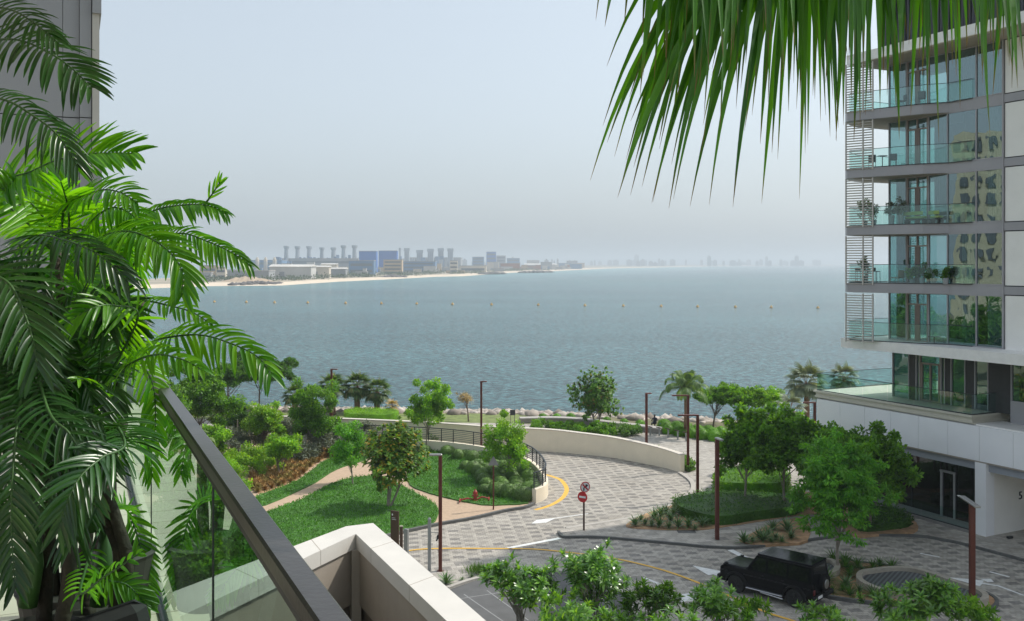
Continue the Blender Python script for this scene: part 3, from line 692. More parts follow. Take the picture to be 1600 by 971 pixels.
tree('umbrella_tree', 1, 405, 641, 408, 583, 58, 25, 'dark umbrella shaped tree with a bare trunk by the water', LF['dark'], 130, 130, .26, .5, .5, flat=.5, zmin=-.25, inner=.05, bark=BARK)
tree('umbrella_tree', 2, 350, 655, 362, 590, 45, 22, 'dark spreading tree half hidden behind the bushy tree by the railing', LF['dark'], 80, 120, .25, .5, .5, flat=.5, zmin=-.3, inner=.05)
tree('broadleaf_tree', 3, 310, 712, 312, 628, 56, 66, 'large bushy green tree standing right beside the dark handrail', LF['mid'], 75, 170, .2, .5, .62, ryy=2.6)
tree('broadleaf_tree', 30, 235, 740, 240, 668, 60, 70, 'bushy dark tree seen low through the palms and the balcony glass', LF['mid'], 50, 150, .2, .5, .65)
tree('bushy_tree', 31, 330, 735, 330, 690, 34, 32, 'low leafy tree filling the gap beneath the large bushy tree', LF['light'], 26, 130, .18, .5, .45)
tree('small_tree', 4, 372, 690, 372, 650, 24, 18, 'thin dark leaved small tree behind the bright green bush', LF['dark'], 18, 80, .16, .5, .4)
tree('bright_bush', 5, 418, 708, 415, 660, 33, 31, 'bright lime green round bush with a short trunk near the shore path', LF['lime'], 44, 120, .16, .6, .42, ryy=1.4)
tree('small_tree', 6, 440, 745, 445, 700, 27, 27, 'small twiggy green tree in front of the white slatted gate', LF['light'], 30, 90, .17, .6, .38, stems=3, r0=.05)
tree('broadleaf_tree', 7, 497, 714, 493, 648, 42, 62, 'tall layered green tree left of the fan palms', LF['mid'], 70, 130, .19, .5, .5, bark=BARKL)
tree('young_tree', 8, 551, 760, 545, 700, 33, 42, 'young airy light green tree on the lawn beside the sand path', LF['feather'], 42, 80, .15, .5, .42, bark=BARKL, r0=.06)
tree('almond_tree', 9, 606, 795, 614, 712, 52, 52, 'dense tree with big glossy and yellowing leaves in the middle of the lawn', LF['almond'], 620, 1, .36, .5, .3, mode='ros', nl=11, bark=BARKL, stems=3, r0=.08, inner=.08, zmin=-.95)
tree('young_tree', 10, 666, 708, 672, 636, 34, 42, 'slender light green tree in front of the back railing', LF['light'], 52, 95, .17, .55, .42, bark=BARKL, r0=.06)
tree('young_tree', 11, 798, 751, 792, 695, 40, 50, 'open leafy green tree growing out of the ball shrubs', LF['light'], 54, 85, .17, .55, .42, bark=BARKL, r0=.06)
tree('grape_tree', 12, 933, 668, 931, 619, 40, 37, 'round crowned dark green tree standing alone by the bench wall', LF['grape'], 760, 1, .32, .7, .3, mode='ros', nl=9, bark=BARKL, inner=.1, stems=2, zmin=-.9)
tree('dragon_tree', 13, 732, 659, 726, 623, 12, 11, 'small dry tufted tree on a thin bent stem near the rocks', LF['dry'], 34, 1, .55, .09, .2, mode='ros', nl=14, r0=.08)
tree('umbrella_tree', 14, 1114, 668, 1126, 624, 42, 24, 'flat topped green tree just right of the feather palm', LF['mid'], 66, 120, .2, .5, .5, flat=.6, zmin=-.2, inner=.1)
tree('umbrella_tree', 15, 1153, 672, 1158, 627, 40, 22, 'flat topped green tree between two others on the promenade', LF['mid'], 60, 120, .2, .5, .5, flat=.6, zmin=-.2, inner=.1)
tree('umbrella_tree', 16, 1195, 676, 1200, 624, 30, 18, 'light green treetop left of the silver fan palm', LF['light'], 30, 120, .17, .5, .5, flat=.6, zmin=-.3)
tree('broadleaf_tree', 17, 1163, 793, 1170, 700, 46, 62, 'leafy green tree growing out of the low hedge behind the tall lamp post', LF['mid'], 150, 38, .24, .6, .34, bark=BARKL, r0=.09, inner=.3)
tree('broadleaf_tree', 18, 1228, 800, 1222, 700, 58, 62, 'large leafy tree in the middle of the grove before the podium', LF['mid'], 170, 38, .24, .6, .34, bark=BARKL, inner=.3)
tree('broadleaf_tree', 19, 1362, 832, 1355, 728, 72, 68, 'large dense tree hiding the corner of the storefront', LF['mid'], 230, 38, .24, .6, .34, inner=.3)
tree('broadleaf_tree', 20, 1285, 815, 1288, 712, 50, 50, 'dense tree between the grove and the storefront tree', LF['mid'], 120, 45, .24, .6, .36, inner=.3)
tree('broadleaf_tree', 21, 1200, 745, 1215, 672, 55, 38, 'thin leaved tree at the far side of the grove', LF['mid'], 90, 40, .24, .5, .34)
tree('feathery_tree', 22, 1309, 897, 1308, 770, 72, 100, 'tall feathery bright green tree in the island planter by the car', LF['feather'], 250, 36, .24, .36, .32, bark=BARKL, droop=.7, r0=.09, inner=.1, flat=.4)
# silver and lime undergrowth left of the lawn
def bush(name, seed, x, y, rx, ry, label, mat, ncl=16, per=110, L=.14, W=.5, cr=.4, cat='shrub', group=None):
    rng = np.random.default_rng(seed); b = G(x, y); s = (y-HY)/H
    t = empty(name, b, label=label, cat=cat, group=group)
    cl = ell(rng, (b.x, b.y, ry/s*.9), (rx/s-.2, min(rx/s, 1.6), ry/s-.1), ncl, -.5, .3)
    limbs(b, (b.x, b.y, .35), cl[:8], .04, .03, rng).build('stem', BARK, t)
    crown('foliage', t, cl, per, cr, L, W, mat, rng)
    return t
for i, (x, y, rx, ry, mt_, lb) in enumerate([
    (352, 712, 42, 22, 'silver', 'grey green shrub by the handrail under the dark thin tree'), (470, 705, 30, 34, 'silver', 'grey green shrub mass left of the layered tree'),
    (520, 700, 26, 26, 'silver', 'grey green shrub right of the layered tree'), (388, 742, 40, 22, 'lime', 'bright lime green hedge bush beside the handrail'),
    (440, 690, 30, 22, 'silver', 'silvery shrub behind the bright lime bush'), (565, 700, 25, 22, 'silver', 'silvery shrub behind the young tree by the path'),
    (350, 760, 36, 24, 'light', 'leafy green shrub at the foot of the lime hedge bush'), (620, 694, 28, 15, 'mid', 'green shrub behind the almond tree crown'),
    (478, 722, 22, 16, 'silver', 'grey shrub behind the rows of brown tufts'), (690, 690, 26, 12, 'mid', 'green shrub at the foot of the slender tree'),
    (405, 735, 48, 20, 'lime', 'long bright lime hedge bush beside the weathered post'), (430, 722, 34, 18, 'lime', 'rounded lime hedge bush in front of the silvery mass'), (395, 705, 44, 18, 'silver', 'wide silvery shrub behind the wooden prop post'), (455, 690, 36, 16, 'silver', 'silvery shrub left behind the white gate'), (505, 712, 30, 24, 'silver', 'dusky shrub right behind the white gate'), (545, 712, 26, 16, 'silver', 'dusky shrub at the far end of the brown tufts'), (365, 690, 40, 20, 'dark', 'dark shrub mass under the spreading tree'), (430, 668, 40, 10, 'dark', 'low dark shrub line along the promenade edge on the left'), (585, 705, 26, 12, 'mid', 'green shrub behind the sand path bend'), (640, 700, 28, 12, 'mid', 'green shrub between almond tree and slender tree'),
    (300, 790, 60, 40, 'mid', 'green shrub seen through the balcony glass'), (540, 690, 25, 12, 'dark', 'dark shrub under the fan palms')]):
    bush('shrub', 40+i, x, y, rx, ry, lb, LF[mt_], 22, 120)
for i, (x, y, rx, ry) in enumerate([(852, 674, 34, 8), (895, 676, 30, 8), (940, 678, 30, 8), (980, 679, 24, 7)]):
    bush('flowering_shrub', 60+i, x, y, rx, ry, ['leafy shrub bed at the left end under the bench wall', 'leafy shrub bed left of the round crowned tree', 'leafy shrub bed right below the round crowned tree', 'pale flowering shrub at the right end of the bench wall bed'][i], LF['mid' if i < 3 else 'grass'], 26, 110, .14, .5, .32)
# fan palms by the shore
def fanleaf(m_, base, d, up, R_, nseg, rng, w=.07, spread=2.3):
    """a hand shaped leaf: segments fan out from the end of the stalk"""
    d = norm(np.array(d)); s = norm(np.cross(d, up)); C, D, Nn, L_ = [], [], [], []
    for k in range(nseg):
        a = (k/(nseg-1)-.5)*spread*1.25; dd = d*math.cos(a)+s*math.sin(a); dd = dd+[0, 0, -.18]
        C.append(base); D.append(dd); Nn.append(norm(np.cross(s, d))+rng.normal(0, .1, 3)); L_.append(R_*(1-.25*abs(a)/spread*1.2)*rng.uniform(.9, 1.05))
    return cards(np.array(C), np.array(D), np.array(Nn), np.array(L_), R_*w*2.2, bend=.22)
def fanpalm(name, seed, x, y, hc, Rl, nleaf, label, mat, rt=.30, group=None, skirt=True):
    rng = np.random.default_rng(seed); b = G(x, y); t = empty(name, b, label=label, cat='palm tree', group=group)
    top = b+Vector((rng.normal(0, .1), 0, hc)); MB().tube(spline([b, b.lerp(top, .5), top], 3), [rt*1.25]+[rt]*5+[rt*.8], 9).build('trunk', BARKP, t, smooth=True)
    Vs, Fs, o_, st = [], [], 0, MB()
    for i in range(nleaf):
        a = i*2.4; e = R(80)-R(115)*(i/nleaf)**.9; d = np.array([math.cos(a)*math.cos(e), math.sin(a)*math.cos(e), math.sin(e)])
        pl = Rl*.55; b0 = np.array(top)+d*pl; st.tube([top, Vector(b0)], [.022, .012], 4, cap=False)
        V, Fq = fanleaf(None, b0, d+[0, 0, -.25], [0, 0, 1] if abs(d[2]) < .95 else [1, 0, 0], Rl*.62, 15, rng); Vs.append(V); Fs.append(Fq+o_); o_ += len(V)
    st.build('stalks' if 0 else 'stem', BARKP, t); arr_mesh('crown', np.concatenate(Vs), np.concatenate(Fs), mat, t); return t
fanpalm('fan_palm', 70, 558, 645, 2.5, 1.75, 26, 'thick trunked fan palm, the tallest of the clump above the clipped hedge', LF['fan'])
fanpalm('fan_palm', 71, 589, 646, 2.1, 1.6, 24, 'fan palm at the right end of the clump above the clipped hedge', LF['fan'])
fanpalm('fan_palm', 72, 520, 648, 2.7, 1.6, 24, 'fan palm at the left of the clump behind the layered tree', LF['fan'])
fanpalm('fan_palm', 73, 462, 655, 2.2, 1.3, 22, 'lone drooping fan palm behind the left side of the layered tree', LF['fan'])
fanpalm('fan_palm', 74, 612, 650, .9, .8, 16, 'small dry fan palm right of the clump near the rocks', LF['dry'], rt=.1)
fanpalm('silver_fan_palm', 75, 1262, 690, 4.8, 1.9, 26, 'silver grey fan palm rising beside the terrace glass', LF['bism'], rt=.22)
fanpalm('silver_fan_palm', 76, 1236, 705, 3.3, 1.45, 14, 'drooping dry silver fan palm below the taller one', LF['bism'], rt=.15)
fanpalm('silver_fan_palm', 77, 1318, 668, 4.4, 1.5, 20, 'silver fan palm seen through the green terrace glass', LF['bism'], rt=.22)
# feather palm
def featherpalm(name, seed, x, y, hc, Lf, nf, label, mat):
    rng = np.random.default_rng(seed); b = G(x, y); t = empty(name, b, label=label, cat='palm tree'); top = b+Vector((0, 0, hc))
    MB().tube([b, b.lerp(top, .5)+Vector((.05, 0, 0)), top], [.2, .15, .13], 9).build('trunk', BARKP, t, smooth=True)
    for i in range(nf):
        a = i*2.4; e = R(75)-R(85)*(i/nf); d = Vector((math.cos(a)*math.cos(e), math.sin(a)*math.cos(e), math.sin(e)))
        pts = spline([top, top+d*Lf*.45, top+d*Lf*.8+Vector((0, 0, -.25*Lf*.6)), top+d*Lf*.95+Vector((0, 0, -.75*Lf*.6))], 8)
        C, D, Nn, L_ = [], [], [], []; n = len(pts)
        for k in range(2, n-1):
            tg = (pts[k+1]-pts[k-1]).normalized(); s = tg.cross(Vector((0, 0, 1))).normalized()
            for q in (0, 1):
                for sg in (-1, 1):
                    C.append(np.array(pts[k].lerp(pts[k+1], q/2))); dd = s*sg*.8+tg*.6+Vector((0, 0, -.35)); D.append(np.array(dd)); Nn.append(np.array(s.cross(tg))+rng.normal(0, .15, 3)); L_.append(Lf*.26*math.sin(math.pi*min(.95, (k+1)/n))**.5)
        V, Fq = cards(np.array(C), np.array(D), np.array(Nn), np.array(L_), .055, .2); fr = arr_mesh('frond', V, Fq, mat, t)
        MB().tube(pts, [.03*(1-i_/n)+.006 for i_ in range(n)], 4, cap=False).build('stem', mat, fr)
    return t
featherpalm('feather_palm', 80, 1071, 682, 4.2, 2.4, 20, 'feather leaved palm rising behind the two tall lamp posts', leafmat('leaf_feather_palm', (.06, .13, .03), (.16, .26, .08)))
featherpalm('feather_palm', 81, 300, 745, 2.1, 2.0, 16, 'low feather leaved palm beside the handrail', leafmat('leaf_feather_palm2', (.10, .20, .04), (.26, .36, .12)))
# ---- clipped and repeated planting
def ball_proto(seed, r, mat=LF['ball'], n=2600, L=.075):
    rng = np.random.default_rng(seed); d = norm(rng.normal(size=(n, 3))); d = d[d[:, 2] > -.45]
    pos = d*np.array([r, r, r*.88])*rng.uniform(.9, 1.04, (len(d), 1))*(1+.05*np.sin(d[:, :1]*7)*np.cos(d[:, 1:2]*6))+[0, 0, r*.5]
    V, Fq = rhomb(pos, np.cross(d, rng.normal(size=d.shape))+d*.15, d+rng.normal(0, .28, d.shape), np.full(len(d), L)*rng.uniform(.7, 1.3, len(d)), np.full(len(d), L*.55))
    o = arr_mesh('ball_shrub', V, Fq, mat, local=True)
    bm = bmesh.new(); bmesh.ops.create_icosphere(bm, subdivisions=2, radius=r*.9, matrix=Matrix.Translation((0, 0, r*.5))); me = bpy.data.meshes.new('inner_mass'); bm.to_mesh(me); bm.free(); me.materials.append(mat)
    c = bpy.data.objects.new('inner_mass', me); COL.objects.link(c); c.parent = o
    return o
P0 = ball_proto(1, .56); P1 = ball_proto(2, .62, n=1700)
used = set()
def place(proto, x, y, z, rz, sc, **kw):
    if proto.name in used: o = copy_tree(proto)
    else: o = proto; used.add(proto.name)
    o.location = (x, y, z); o.rotation_euler = (0, 0, rz); o.scale = (sc,)*3 if not hasattr(sc, '__len__') else sc; tag(o, **kw); return o
rr = random.Random(3)
def offs(pts, d):
    out = []
    for i, p in enumerate(pts):
        a = Vector(pts[max(i-1, 0)]); b = Vector(pts[min(i+1, len(pts)-1)]); t_ = (b-a).normalized(); out.append((p[0]-t_.y*d, p[1]+t_.x*d))
    return out
for row in range(4):
    ln_ = offs(inner_s[:52], .85+row*1.02); acc = 0; last = None
    for i, p in enumerate(ln_):
        if last is None or (Vector(p)-Vector(last)).length > 1.12:
            if p[0] > 1.3-row*.2 and row > 3: continue
            last = p
            if row >= 2 and (p[1] > 70.5): continue
            if row >= 1 and p[1] > 74: continue
            place(P0 if rr.random() < .6 else P1, p[0]+rr.uniform(-.07, .07), p[1]+rr.uniform(-.07, .07), .06, rr.uniform(0, 6), (rr.uniform(.82, 1.1), rr.uniform(.82, 1.1), rr.uniform(.75, 1.1)) if p[1] > 62.2 else (1.3, 1.3, 1.15),
                  label='clipped green ball shrub in the band between the lawn and the curved railing', cat='shrub', group='ball shrubs between the lawn and the curved railing')
P2 = ball_proto(4, .62, LF['mid'], 1500)
q = [(p.x, p.y) for p in spline(GP([(1045, 678), (1075, 683), (1110, 688), (1150, 693), (1195, 698), (1240, 700)]), 6)]
last = None
for p in q:
    if last is None or (Vector(p)-Vector(last)).length > 1.05:
        last = p
        for dy in (0, 1.1, 2.2):
            place(P2, p[0]+rr.uniform(-.1, .1), p[1]+dy, 0, rr.uniform(0, 6), rr.uniform(.95, 1.15), label='dark clipped ball shrub beside the promenade below the flat topped trees', cat='shrub', group='dark ball shrubs beside the promenade')
P3 = ball_proto(5, .5, LF['mid'], 900)
for i, (x, y) in enumerate([(848, 656), (870, 657), (892, 657), (915, 658), (948, 661), (975, 664), (1000, 667), (1060, 672), (1090, 676)]):
    p = G(x, y); place(P3, p.x, p.y, 0, i, rr.uniform(.8, 1.0), label='low green ball shrub on the sea side of the bench wall', cat='shrub', group='low ball shrubs behind the bench wall')
# hedges
def hedge(label, poly, z0, z1, mat, dens=70, seed=1, L=.1, name='hedge'):
    rng = np.random.default_rng(seed); m = MB(); cx = sum(p[0] for p in poly)/len(poly); cyy = sum(p[1] for p in poly)/len(poly)
    ins = [(cx+(p[0]-cx)*.97, cyy+(p[1]-cyy)*.97) for p in poly]; m.prism(ins, z0, z1-.08)
    t = m.build('inner_mass', mat, None); loc = t.location.copy(); root = empty(name, (loc.x, loc.y, z0), label=label, cat='hedge'); WLOC[root.name] = Vector((loc.x, loc.y, z0)); t.parent = root; t.location = (0, 0, loc.z-z0)
    pts = []; nn = len(poly); xs = [p[0] for p in poly]; ys = [p[1] for p in poly]
    def inside(x, y):
        c = False; j = nn-1
        for i in range(nn):
            if (poly[i][1] > y) != (poly[j][1] > y) and x < (poly[j][0]-poly[i][0])*(y-poly[i][1])/(poly[j][1]-poly[i][1])+poly[i][0]: c = not c
            j = i
        return c
    A = (max(xs)-min(xs))*(max(ys)-min(ys)); k = int(A*dens); cand = rng.uniform([min(xs), min(ys)], [max(xs), max(ys)], (k, 2))
    top = [(x, y, z1+rng.normal(0, .035)) for x, y in cand if inside(x, y)]; nt_ = len(top)
    side = []
    for i in range(nn):
        a, b = np.array(poly[i]), np.array(poly[(i+1) % nn]); l = np.linalg.norm(b-a)
        for _ in range(int(l*(z1-z0)*dens*1.2)): q_ = a+(b-a)*rng.random(); side.append((q_[0], q_[1], rng.uniform(z0, z1)))
    C = np.array(top+side)+rng.normal(0, .03, (len(top)+len(side), 3)); D = rng.normal(0, .7, C.shape)+[0, 0, .5]
    V, Fq = rhomb(C, D, rng.normal(0, .6, C.shape)+[0, -.3, .6], L*rng.uniform(.7, 1.4, len(C)), np.full(len(C), L*.5)); arr_mesh('foliage', V, Fq, mat, root); return root
def pxpoly(pts, z=0, sm=3): return [(p.x, p.y) for p in (spline(GP(pts, z), sm, True) if sm else GP(pts, z))]
hedge('long clipped hedge below the fan palms', pxpoly([(545, 662), (600, 664), (622, 660), (612, 655), (560, 653), (540, 656)]), 0, 1.0, LF['light'], 110, 2)
SOILBED = pxpoly([(978, 821), (1000, 827), (1083, 829), (1125, 825), (1241, 807), (1290, 800), (1300, 775), (1200, 765), (1136, 762), (1100, 776), (1052, 790), (1010, 803)], .1)
MB().prism(SOILBED, 0, .135, False).build('planting_bed', SOIL, kind='structure')
hedge('low dark green hedge slab behind the row of agaves', pxpoly([(1050, 797), (1072, 812), (1125, 823), (1180, 815), (1245, 806), (1260, 790), (1200, 783), (1140, 778), (1105, 781), (1062, 790)], .1), .12, .75, LF['dark'], 60, 3, .12)
hedge('yellow green hedge behind the low dark hedge', pxpoly([(1117, 776), (1170, 781), (1230, 778), (1225, 758), (1170, 752), (1125, 756)], .1), .12, 1.2, LF['mid'], 55, 4, .14)
SB2 = pxpoly([(1155, 845), (1180, 852), (1215, 851), (1262, 845), (1262, 812), (1235, 812), (1205, 820), (1185, 829)], .1)
MB().prism(SB2, 0, .135, False).build('planting_bed', SOIL, kind='structure')
SB3 = pxpoly([(1330, 836), (1380, 835), (1428, 834), (1432, 818), (1400, 800), (1340, 790), (1300, 800)], .1)
MB().prism(SB3, 0, .135, False).build('planting_bed', SOIL, kind='structure')
hedge('dark low shrub hedge in front of the entrance railing', pxpoly([(1340, 831), (1395, 829), (1425, 822), (1400, 806), (1345, 800)], .1), .12, .6, LF['dark'], 60, 6, .16)
# bed behind the end of the cream wall
hedge('pale green grass bed behind the end of the cream wall', [(12.75, 68.9), (13.3, 69.6), (13.0, 72.5), (11.3, 75.8), (9.2, 77.2), (8.4, 75.4), (10.6, 72.9), (12.0, 70.9)], 0, .5, LF['grass'], 90, 7, .22, name='grass_bed')
# agaves and small spiky plants
def spiky(seed, n, L, W, mat, nm='agave', e0=1.35):
    rng = np.random.default_rng(seed); i = np.arange(n); a = i*2.4; e = e0-1.15*(1-(i/n))**.9; e = np.where(rng.random(n) < .1, .1, e)
    D = np.stack([np.cos(a)*np.cos(e), np.sin(a)*np.cos(e), np.sin(e)], 1); Nn = np.stack([-np.cos(a)*np.sin(e), -np.sin(a)*np.sin(e), np.cos(e)], 1)
    V, Fq = cards(np.zeros((n, 3))+[0, 0, .02], D, Nn, L*rng.uniform(.8, 1.1, n), np.full(n, W), .12); return arr_mesh(nm, V, Fq, mat, local=True)
ORD = ['first', 'second', 'third', 'fourth', 'fifth', 'sixth', 'seventh', 'eighth', 'ninth', 'tenth', 'eleventh', 'twelfth', 'thirteenth', 'fourteenth', 'fifteenth', 'sixteenth']
A0 = spiky(1, 34, .62, .085, LF['agave']); A1 = spiky(2, 26, .42, .07, LF['agave']); A2 = spiky(9, 60, .75, .05, LF['dark'], 'lily_clump')
def inpoly(poly, x, y):
    c = False; j = len(poly)-1
    for i in range(len(poly)):
        if (poly[i][1] > y) != (poly[j][1] > y) and x < (poly[j][0]-poly[i][0])*(y-poly[i][1])/(poly[j][1]-poly[i][1])+poly[i][0]: c = not c
        j = i
    return c
for ai, (x, y, s) in enumerate(sorted([(992, 822, 1), (1008, 820, .7), (1022, 812, 1.1), (1032, 808, 1.2), (1018, 823, .7), (1030, 824, 1.1), (1045, 826, .8), (1048, 815, 1), (1060, 825, 1.1), (1076, 824, 1.1), (1086, 828, .6), (1097, 823, 1), (1104, 820, .8), (1040, 803, 1), (1052, 806, 1), (1001, 814, .8)])):
    p = G(x, y, .13); place(A0, p.x, p.y, .13, x, s, label='spiky green agave, %s from the road sign side in front of the low dark hedge' % ORD[ai], cat='agave', group='agaves in front of the dark hedge')
for ai, (x, y, s) in enumerate(sorted([(1163, 849, 1.1), (1176, 848, .7), (1186, 842, 1), (1192, 846, 1.1), (1199, 838, 1), (1208, 829, 1.1), (1230, 830, 1.3), (1212, 844, .8), (1222, 848, .7), (1236, 842, .9), (1205, 848, .6)])):
    p = G(x, y, .13); place(A0, p.x, p.y, .13, x, s, label='spiky green agave, %s from the lamp post side in the small kerb bed' % ORD[ai], cat='agave', group='agaves in the small bed by the kerb')
# rows of brown tufts
T0 = spiky(6, 46, .44, .09, solid('brown_tuft_leaf', (.34, .20, .06), .9, var=.3, scale=3), 'brown_tuft', 1.5); T1 = spiky(7, 46, .44, .09, solid('green_brown_tuft_leaf', (.26, .20, .05), .9, var=.3, scale=3), 'brown_tuft', 1.5)
tb = pxpoly([(405, 774), (430, 766), (463, 752), (480, 737), (500, 722), (545, 710), (538, 700), (510, 704), (480, 716), (442, 730), (388, 746), (392, 765)], 0, 0)
xs = [p[0] for p in tb]; ys = [p[1] for p in tb]; k = 0
MB().prism(tb, 0, .075, False).build('planting_bed', SOIL, kind='structure')
yy = min(ys)
while yy < max(ys):
    xx = min(xs)+(k % 2)*.25; k += 1
    while xx < max(xs):
        if inpoly(tb, xx, yy): place(T0 if rr.random() < .6 else T1, xx+rr.uniform(-.06, .06), yy+rr.uniform(-.06, .06), .06, rr.uniform(0, 6), rr.uniform(.8, 1.15), label='upright brown tuft planted in the close rows beside the lawn', cat='tuft plant', group='brown tufts in rows beside the lawn')
        xx += .56
    yy += .56
# lawns: dense low leafy ground cover
def lawn(poly, seed, dens=130):
    rng = np.random.default_rng(seed); MB().prism(poly, 0, .13, False).build('lawn', LAWNM, kind='structure')
    xs = [p[0] for p in poly]; ys = [p[1] for p in poly]; k = int((max(xs)-min(xs))*(max(ys)-min(ys))*dens)
    cand = rng.uniform([min(xs), min(ys)], [max(xs), max(ys)], (k, 2)); px_, py_ = np.array(xs), np.array(ys)
    ins = np.zeros(k, bool); j = len(poly)-1
    for i in range(len(poly)):
        with np.errstate(all='ignore'):
            cnd = ((py_[i] > cand[:, 1]) != (py_[j] > cand[:, 1])) & (cand[:, 0] < (px_[j]-px_[i])*(cand[:, 1]-py_[i])/(py_[j]-py_[i]+1e-12)+px_[i])
        ins ^= cnd; j = i
    c = cand[ins]; clump = np.sin(c[:, 0]*2.1+np.sin(c[:, 1]*1.7)*2)*np.cos(c[:, 1]*2.4+np.sin(c[:, 0]*1.3)*2)
    C = np.column_stack([c, .12+.03*(clump+1)+rng.uniform(-.02, .03, len(c))]); D = rng.normal(0, .6, C.shape)+[0, 0, .7]
    V, Fq = rhomb(C, D, rng.normal(0, .6, C.shape)+[0, 0, .7], rng.uniform(.07, .17, len(C)), np.full(len(C), .06))
    arr_mesh('lawn_leaves', V, Fq, leafmat('leaf_lawn', (.045, .155, .014), (.10, .28, .03), trans=.25), kind='stuff', label='short dense green ground cover leaves of the lawn')
lawn(pxpoly([(340, 860), (423, 801), (470, 784), (516, 759), (556, 748), (600, 748), (640, 768), (664, 781), (683, 794), (684, 809), (673, 823), (640, 829), (606, 837.5), (560, 850), (480, 880), (400, 900)], 0, 2), 11)
lawn(pxpoly([(380, 795), (415, 792), (463, 771), (494, 756), (516, 741), (538, 731), (569, 722), (575, 714), (548, 713), (520, 718), (500, 727), (465, 754), (406, 776)], 0, 2), 12)
lawn(pxpoly([(640, 760), (636, 742), (640, 722), (662, 703), (700, 700), (735, 706), (765, 728), (790, 750), (812, 780), (826, 789), (790, 791.5), (752, 791.5), (691, 779), (658, 769)], 0, 2), 13)
# frangipanis in the near bed
def frangipani(seed, xb, Yb, blobs, label, n=60):
    rng = np.random.default_rng(seed); b = Vector(((xb-800)*Yb/F, Yb, .02)); t = empty('frangipani_tree', b, label=label, cat='tree', group='frangipani trees in the near bed')
    cl = []
    for (x, y, rx, ry, k) in blobs:
        c = P(x, y, Yb+rng.uniform(-.8, .8)); s = F/Yb; cl.append(ell(rng, c, (rx/s, min(1.6, rx/s), ry/s), int(k*1.15), -.55, .3))
    cl = np.concatenate(cl); m = MB()
    for k in range(3):
        q = limbs(b+Vector((rng.normal(0, .2), rng.normal(0, .2), 0)), Vector((cl[k::3, 0].mean(), cl[k::3, 1].mean(), max(.5, cl[:, 2].min()-.1))), cl[k::3][:7], .05, .035, rng); m.add(q.v, q.f)
    m.build('trunk', BARKL, t, smooth=True)
    rosettes('crown', t, cl, cl-np.array([b.x, b.y, cl[:, 2].min()-.6]), 16, .43, .31, LF['frangi'], rng, bend=.22, open_=1.05)
    fl = cl[rng.random(len(cl)) < .05]
    if len(fl):
        C = np.repeat(fl, 7, 0)+rng.normal(0, .05, (len(fl)*7, 3))+[0, 0, .12]; V, Fq = rhomb(C, rng.normal(size=C.shape), rng.normal(size=C.shape)+[0, -.5, .8], np.full(len(C), .08), np.full(len(C), .06)); arr_mesh('blossom', V, Fq, solid('cream_petal', (.75, .68, .45), .6, var=.08), t)
    return t
frangipani(1, 812, 38.6, [(795, 905, 40, 26, 34), (835, 925, 38, 28, 34), (770, 890, 18, 12, 8), (850, 900, 22, 16, 10), (815, 940, 30, 20, 14)], 'open branched frangipani beside the parking bay, furthest left of its row')
frangipani(2, 922, 39.2, [(928, 892, 50, 30, 60), (935, 925, 46, 26, 40), (905, 880, 30, 16, 14)], 'tallest dense frangipani standing second in the row')
frangipani(3, 905, 36.0, [(890, 968, 62, 22, 40)], 'low frangipani top peeking up beneath the tallest one')
frangipani(4, 1012, 38.2, [(1012, 945, 48, 30, 52), (1035, 930, 24, 18, 14)], 'round frangipani between the tallest one and the yellow line')
frangipani(5, 1130, 37.6, [(1105, 945, 36, 26, 30), (1150, 960, 42, 24, 34), (1118, 930, 26, 16, 12)], 'frangipani in front of the nose of the black car')
frangipani(6, 1285, 36.8, [(1290, 966, 36, 16, 22)], 'small frangipani top with white blossom behind the black car')
frangipani(7, 1445, 37.4, [(1400, 950, 48, 30, 44), (1445, 930, 42, 26, 40), (1490, 950, 48, 26, 44), (1462, 915, 20, 14, 10), (1530, 965, 30, 12, 12)], 'widest frangipani at the end of the row near the big lamp post')
frangipani(8, 1050, 34.5, [(1050, 985, 50, 22, 24), (960, 985, 40, 20, 18)], 'low frangipani tops along the bottom of the row')
rng = np.random.default_rng(8)
for i in range(64):
    t_ = rng.random(); Y = rng.uniform(35.8, 38.6)-(1.2 if t_ > .5 else 0); xx = -2.7+t_*11
    place(A2, xx, Y, .02, i, rng.uniform(.7, 1.1), label='dark strappy lily clump under the frangipanis by the parking bay', cat='plant', group='lily clumps under the frangipanis')
p = G(697, 914); place(A0, p.x, p.y, .02, 1, 1.0, label='lone agave beside the foot of the lamp post near the parking bay', cat='agave')
for i, (x, y, s) in enumerate([(722, 908, .5), (737, 903, .5)]):
    p = G(x, y); place(A1, p.x, p.y, .02, i, s, label='tiny spiky plant on the verge of the parking bay', cat='plant', group='tiny plants by the parking bay')
rng = np.random.default_rng(1); n = 260; p = G(748, 897); C = np.column_stack([rng.normal(p.x, .28, n), rng.normal(p.y, .22, n), np.full(n, .02)]); V, Fq = rhomb(C, rng.normal(0, .3, C.shape)+[0, 0, 1], rng.normal(0, 1, C.shape)+[0, -1, 0], rng.uniform(.35, .6, n), np.full(n, .03))
tag(arr_mesh('grass_tuft', V, Fq, LF['grass']), 'soft bright green grass tuft by the corner of the parking bay', 'grass tuft')

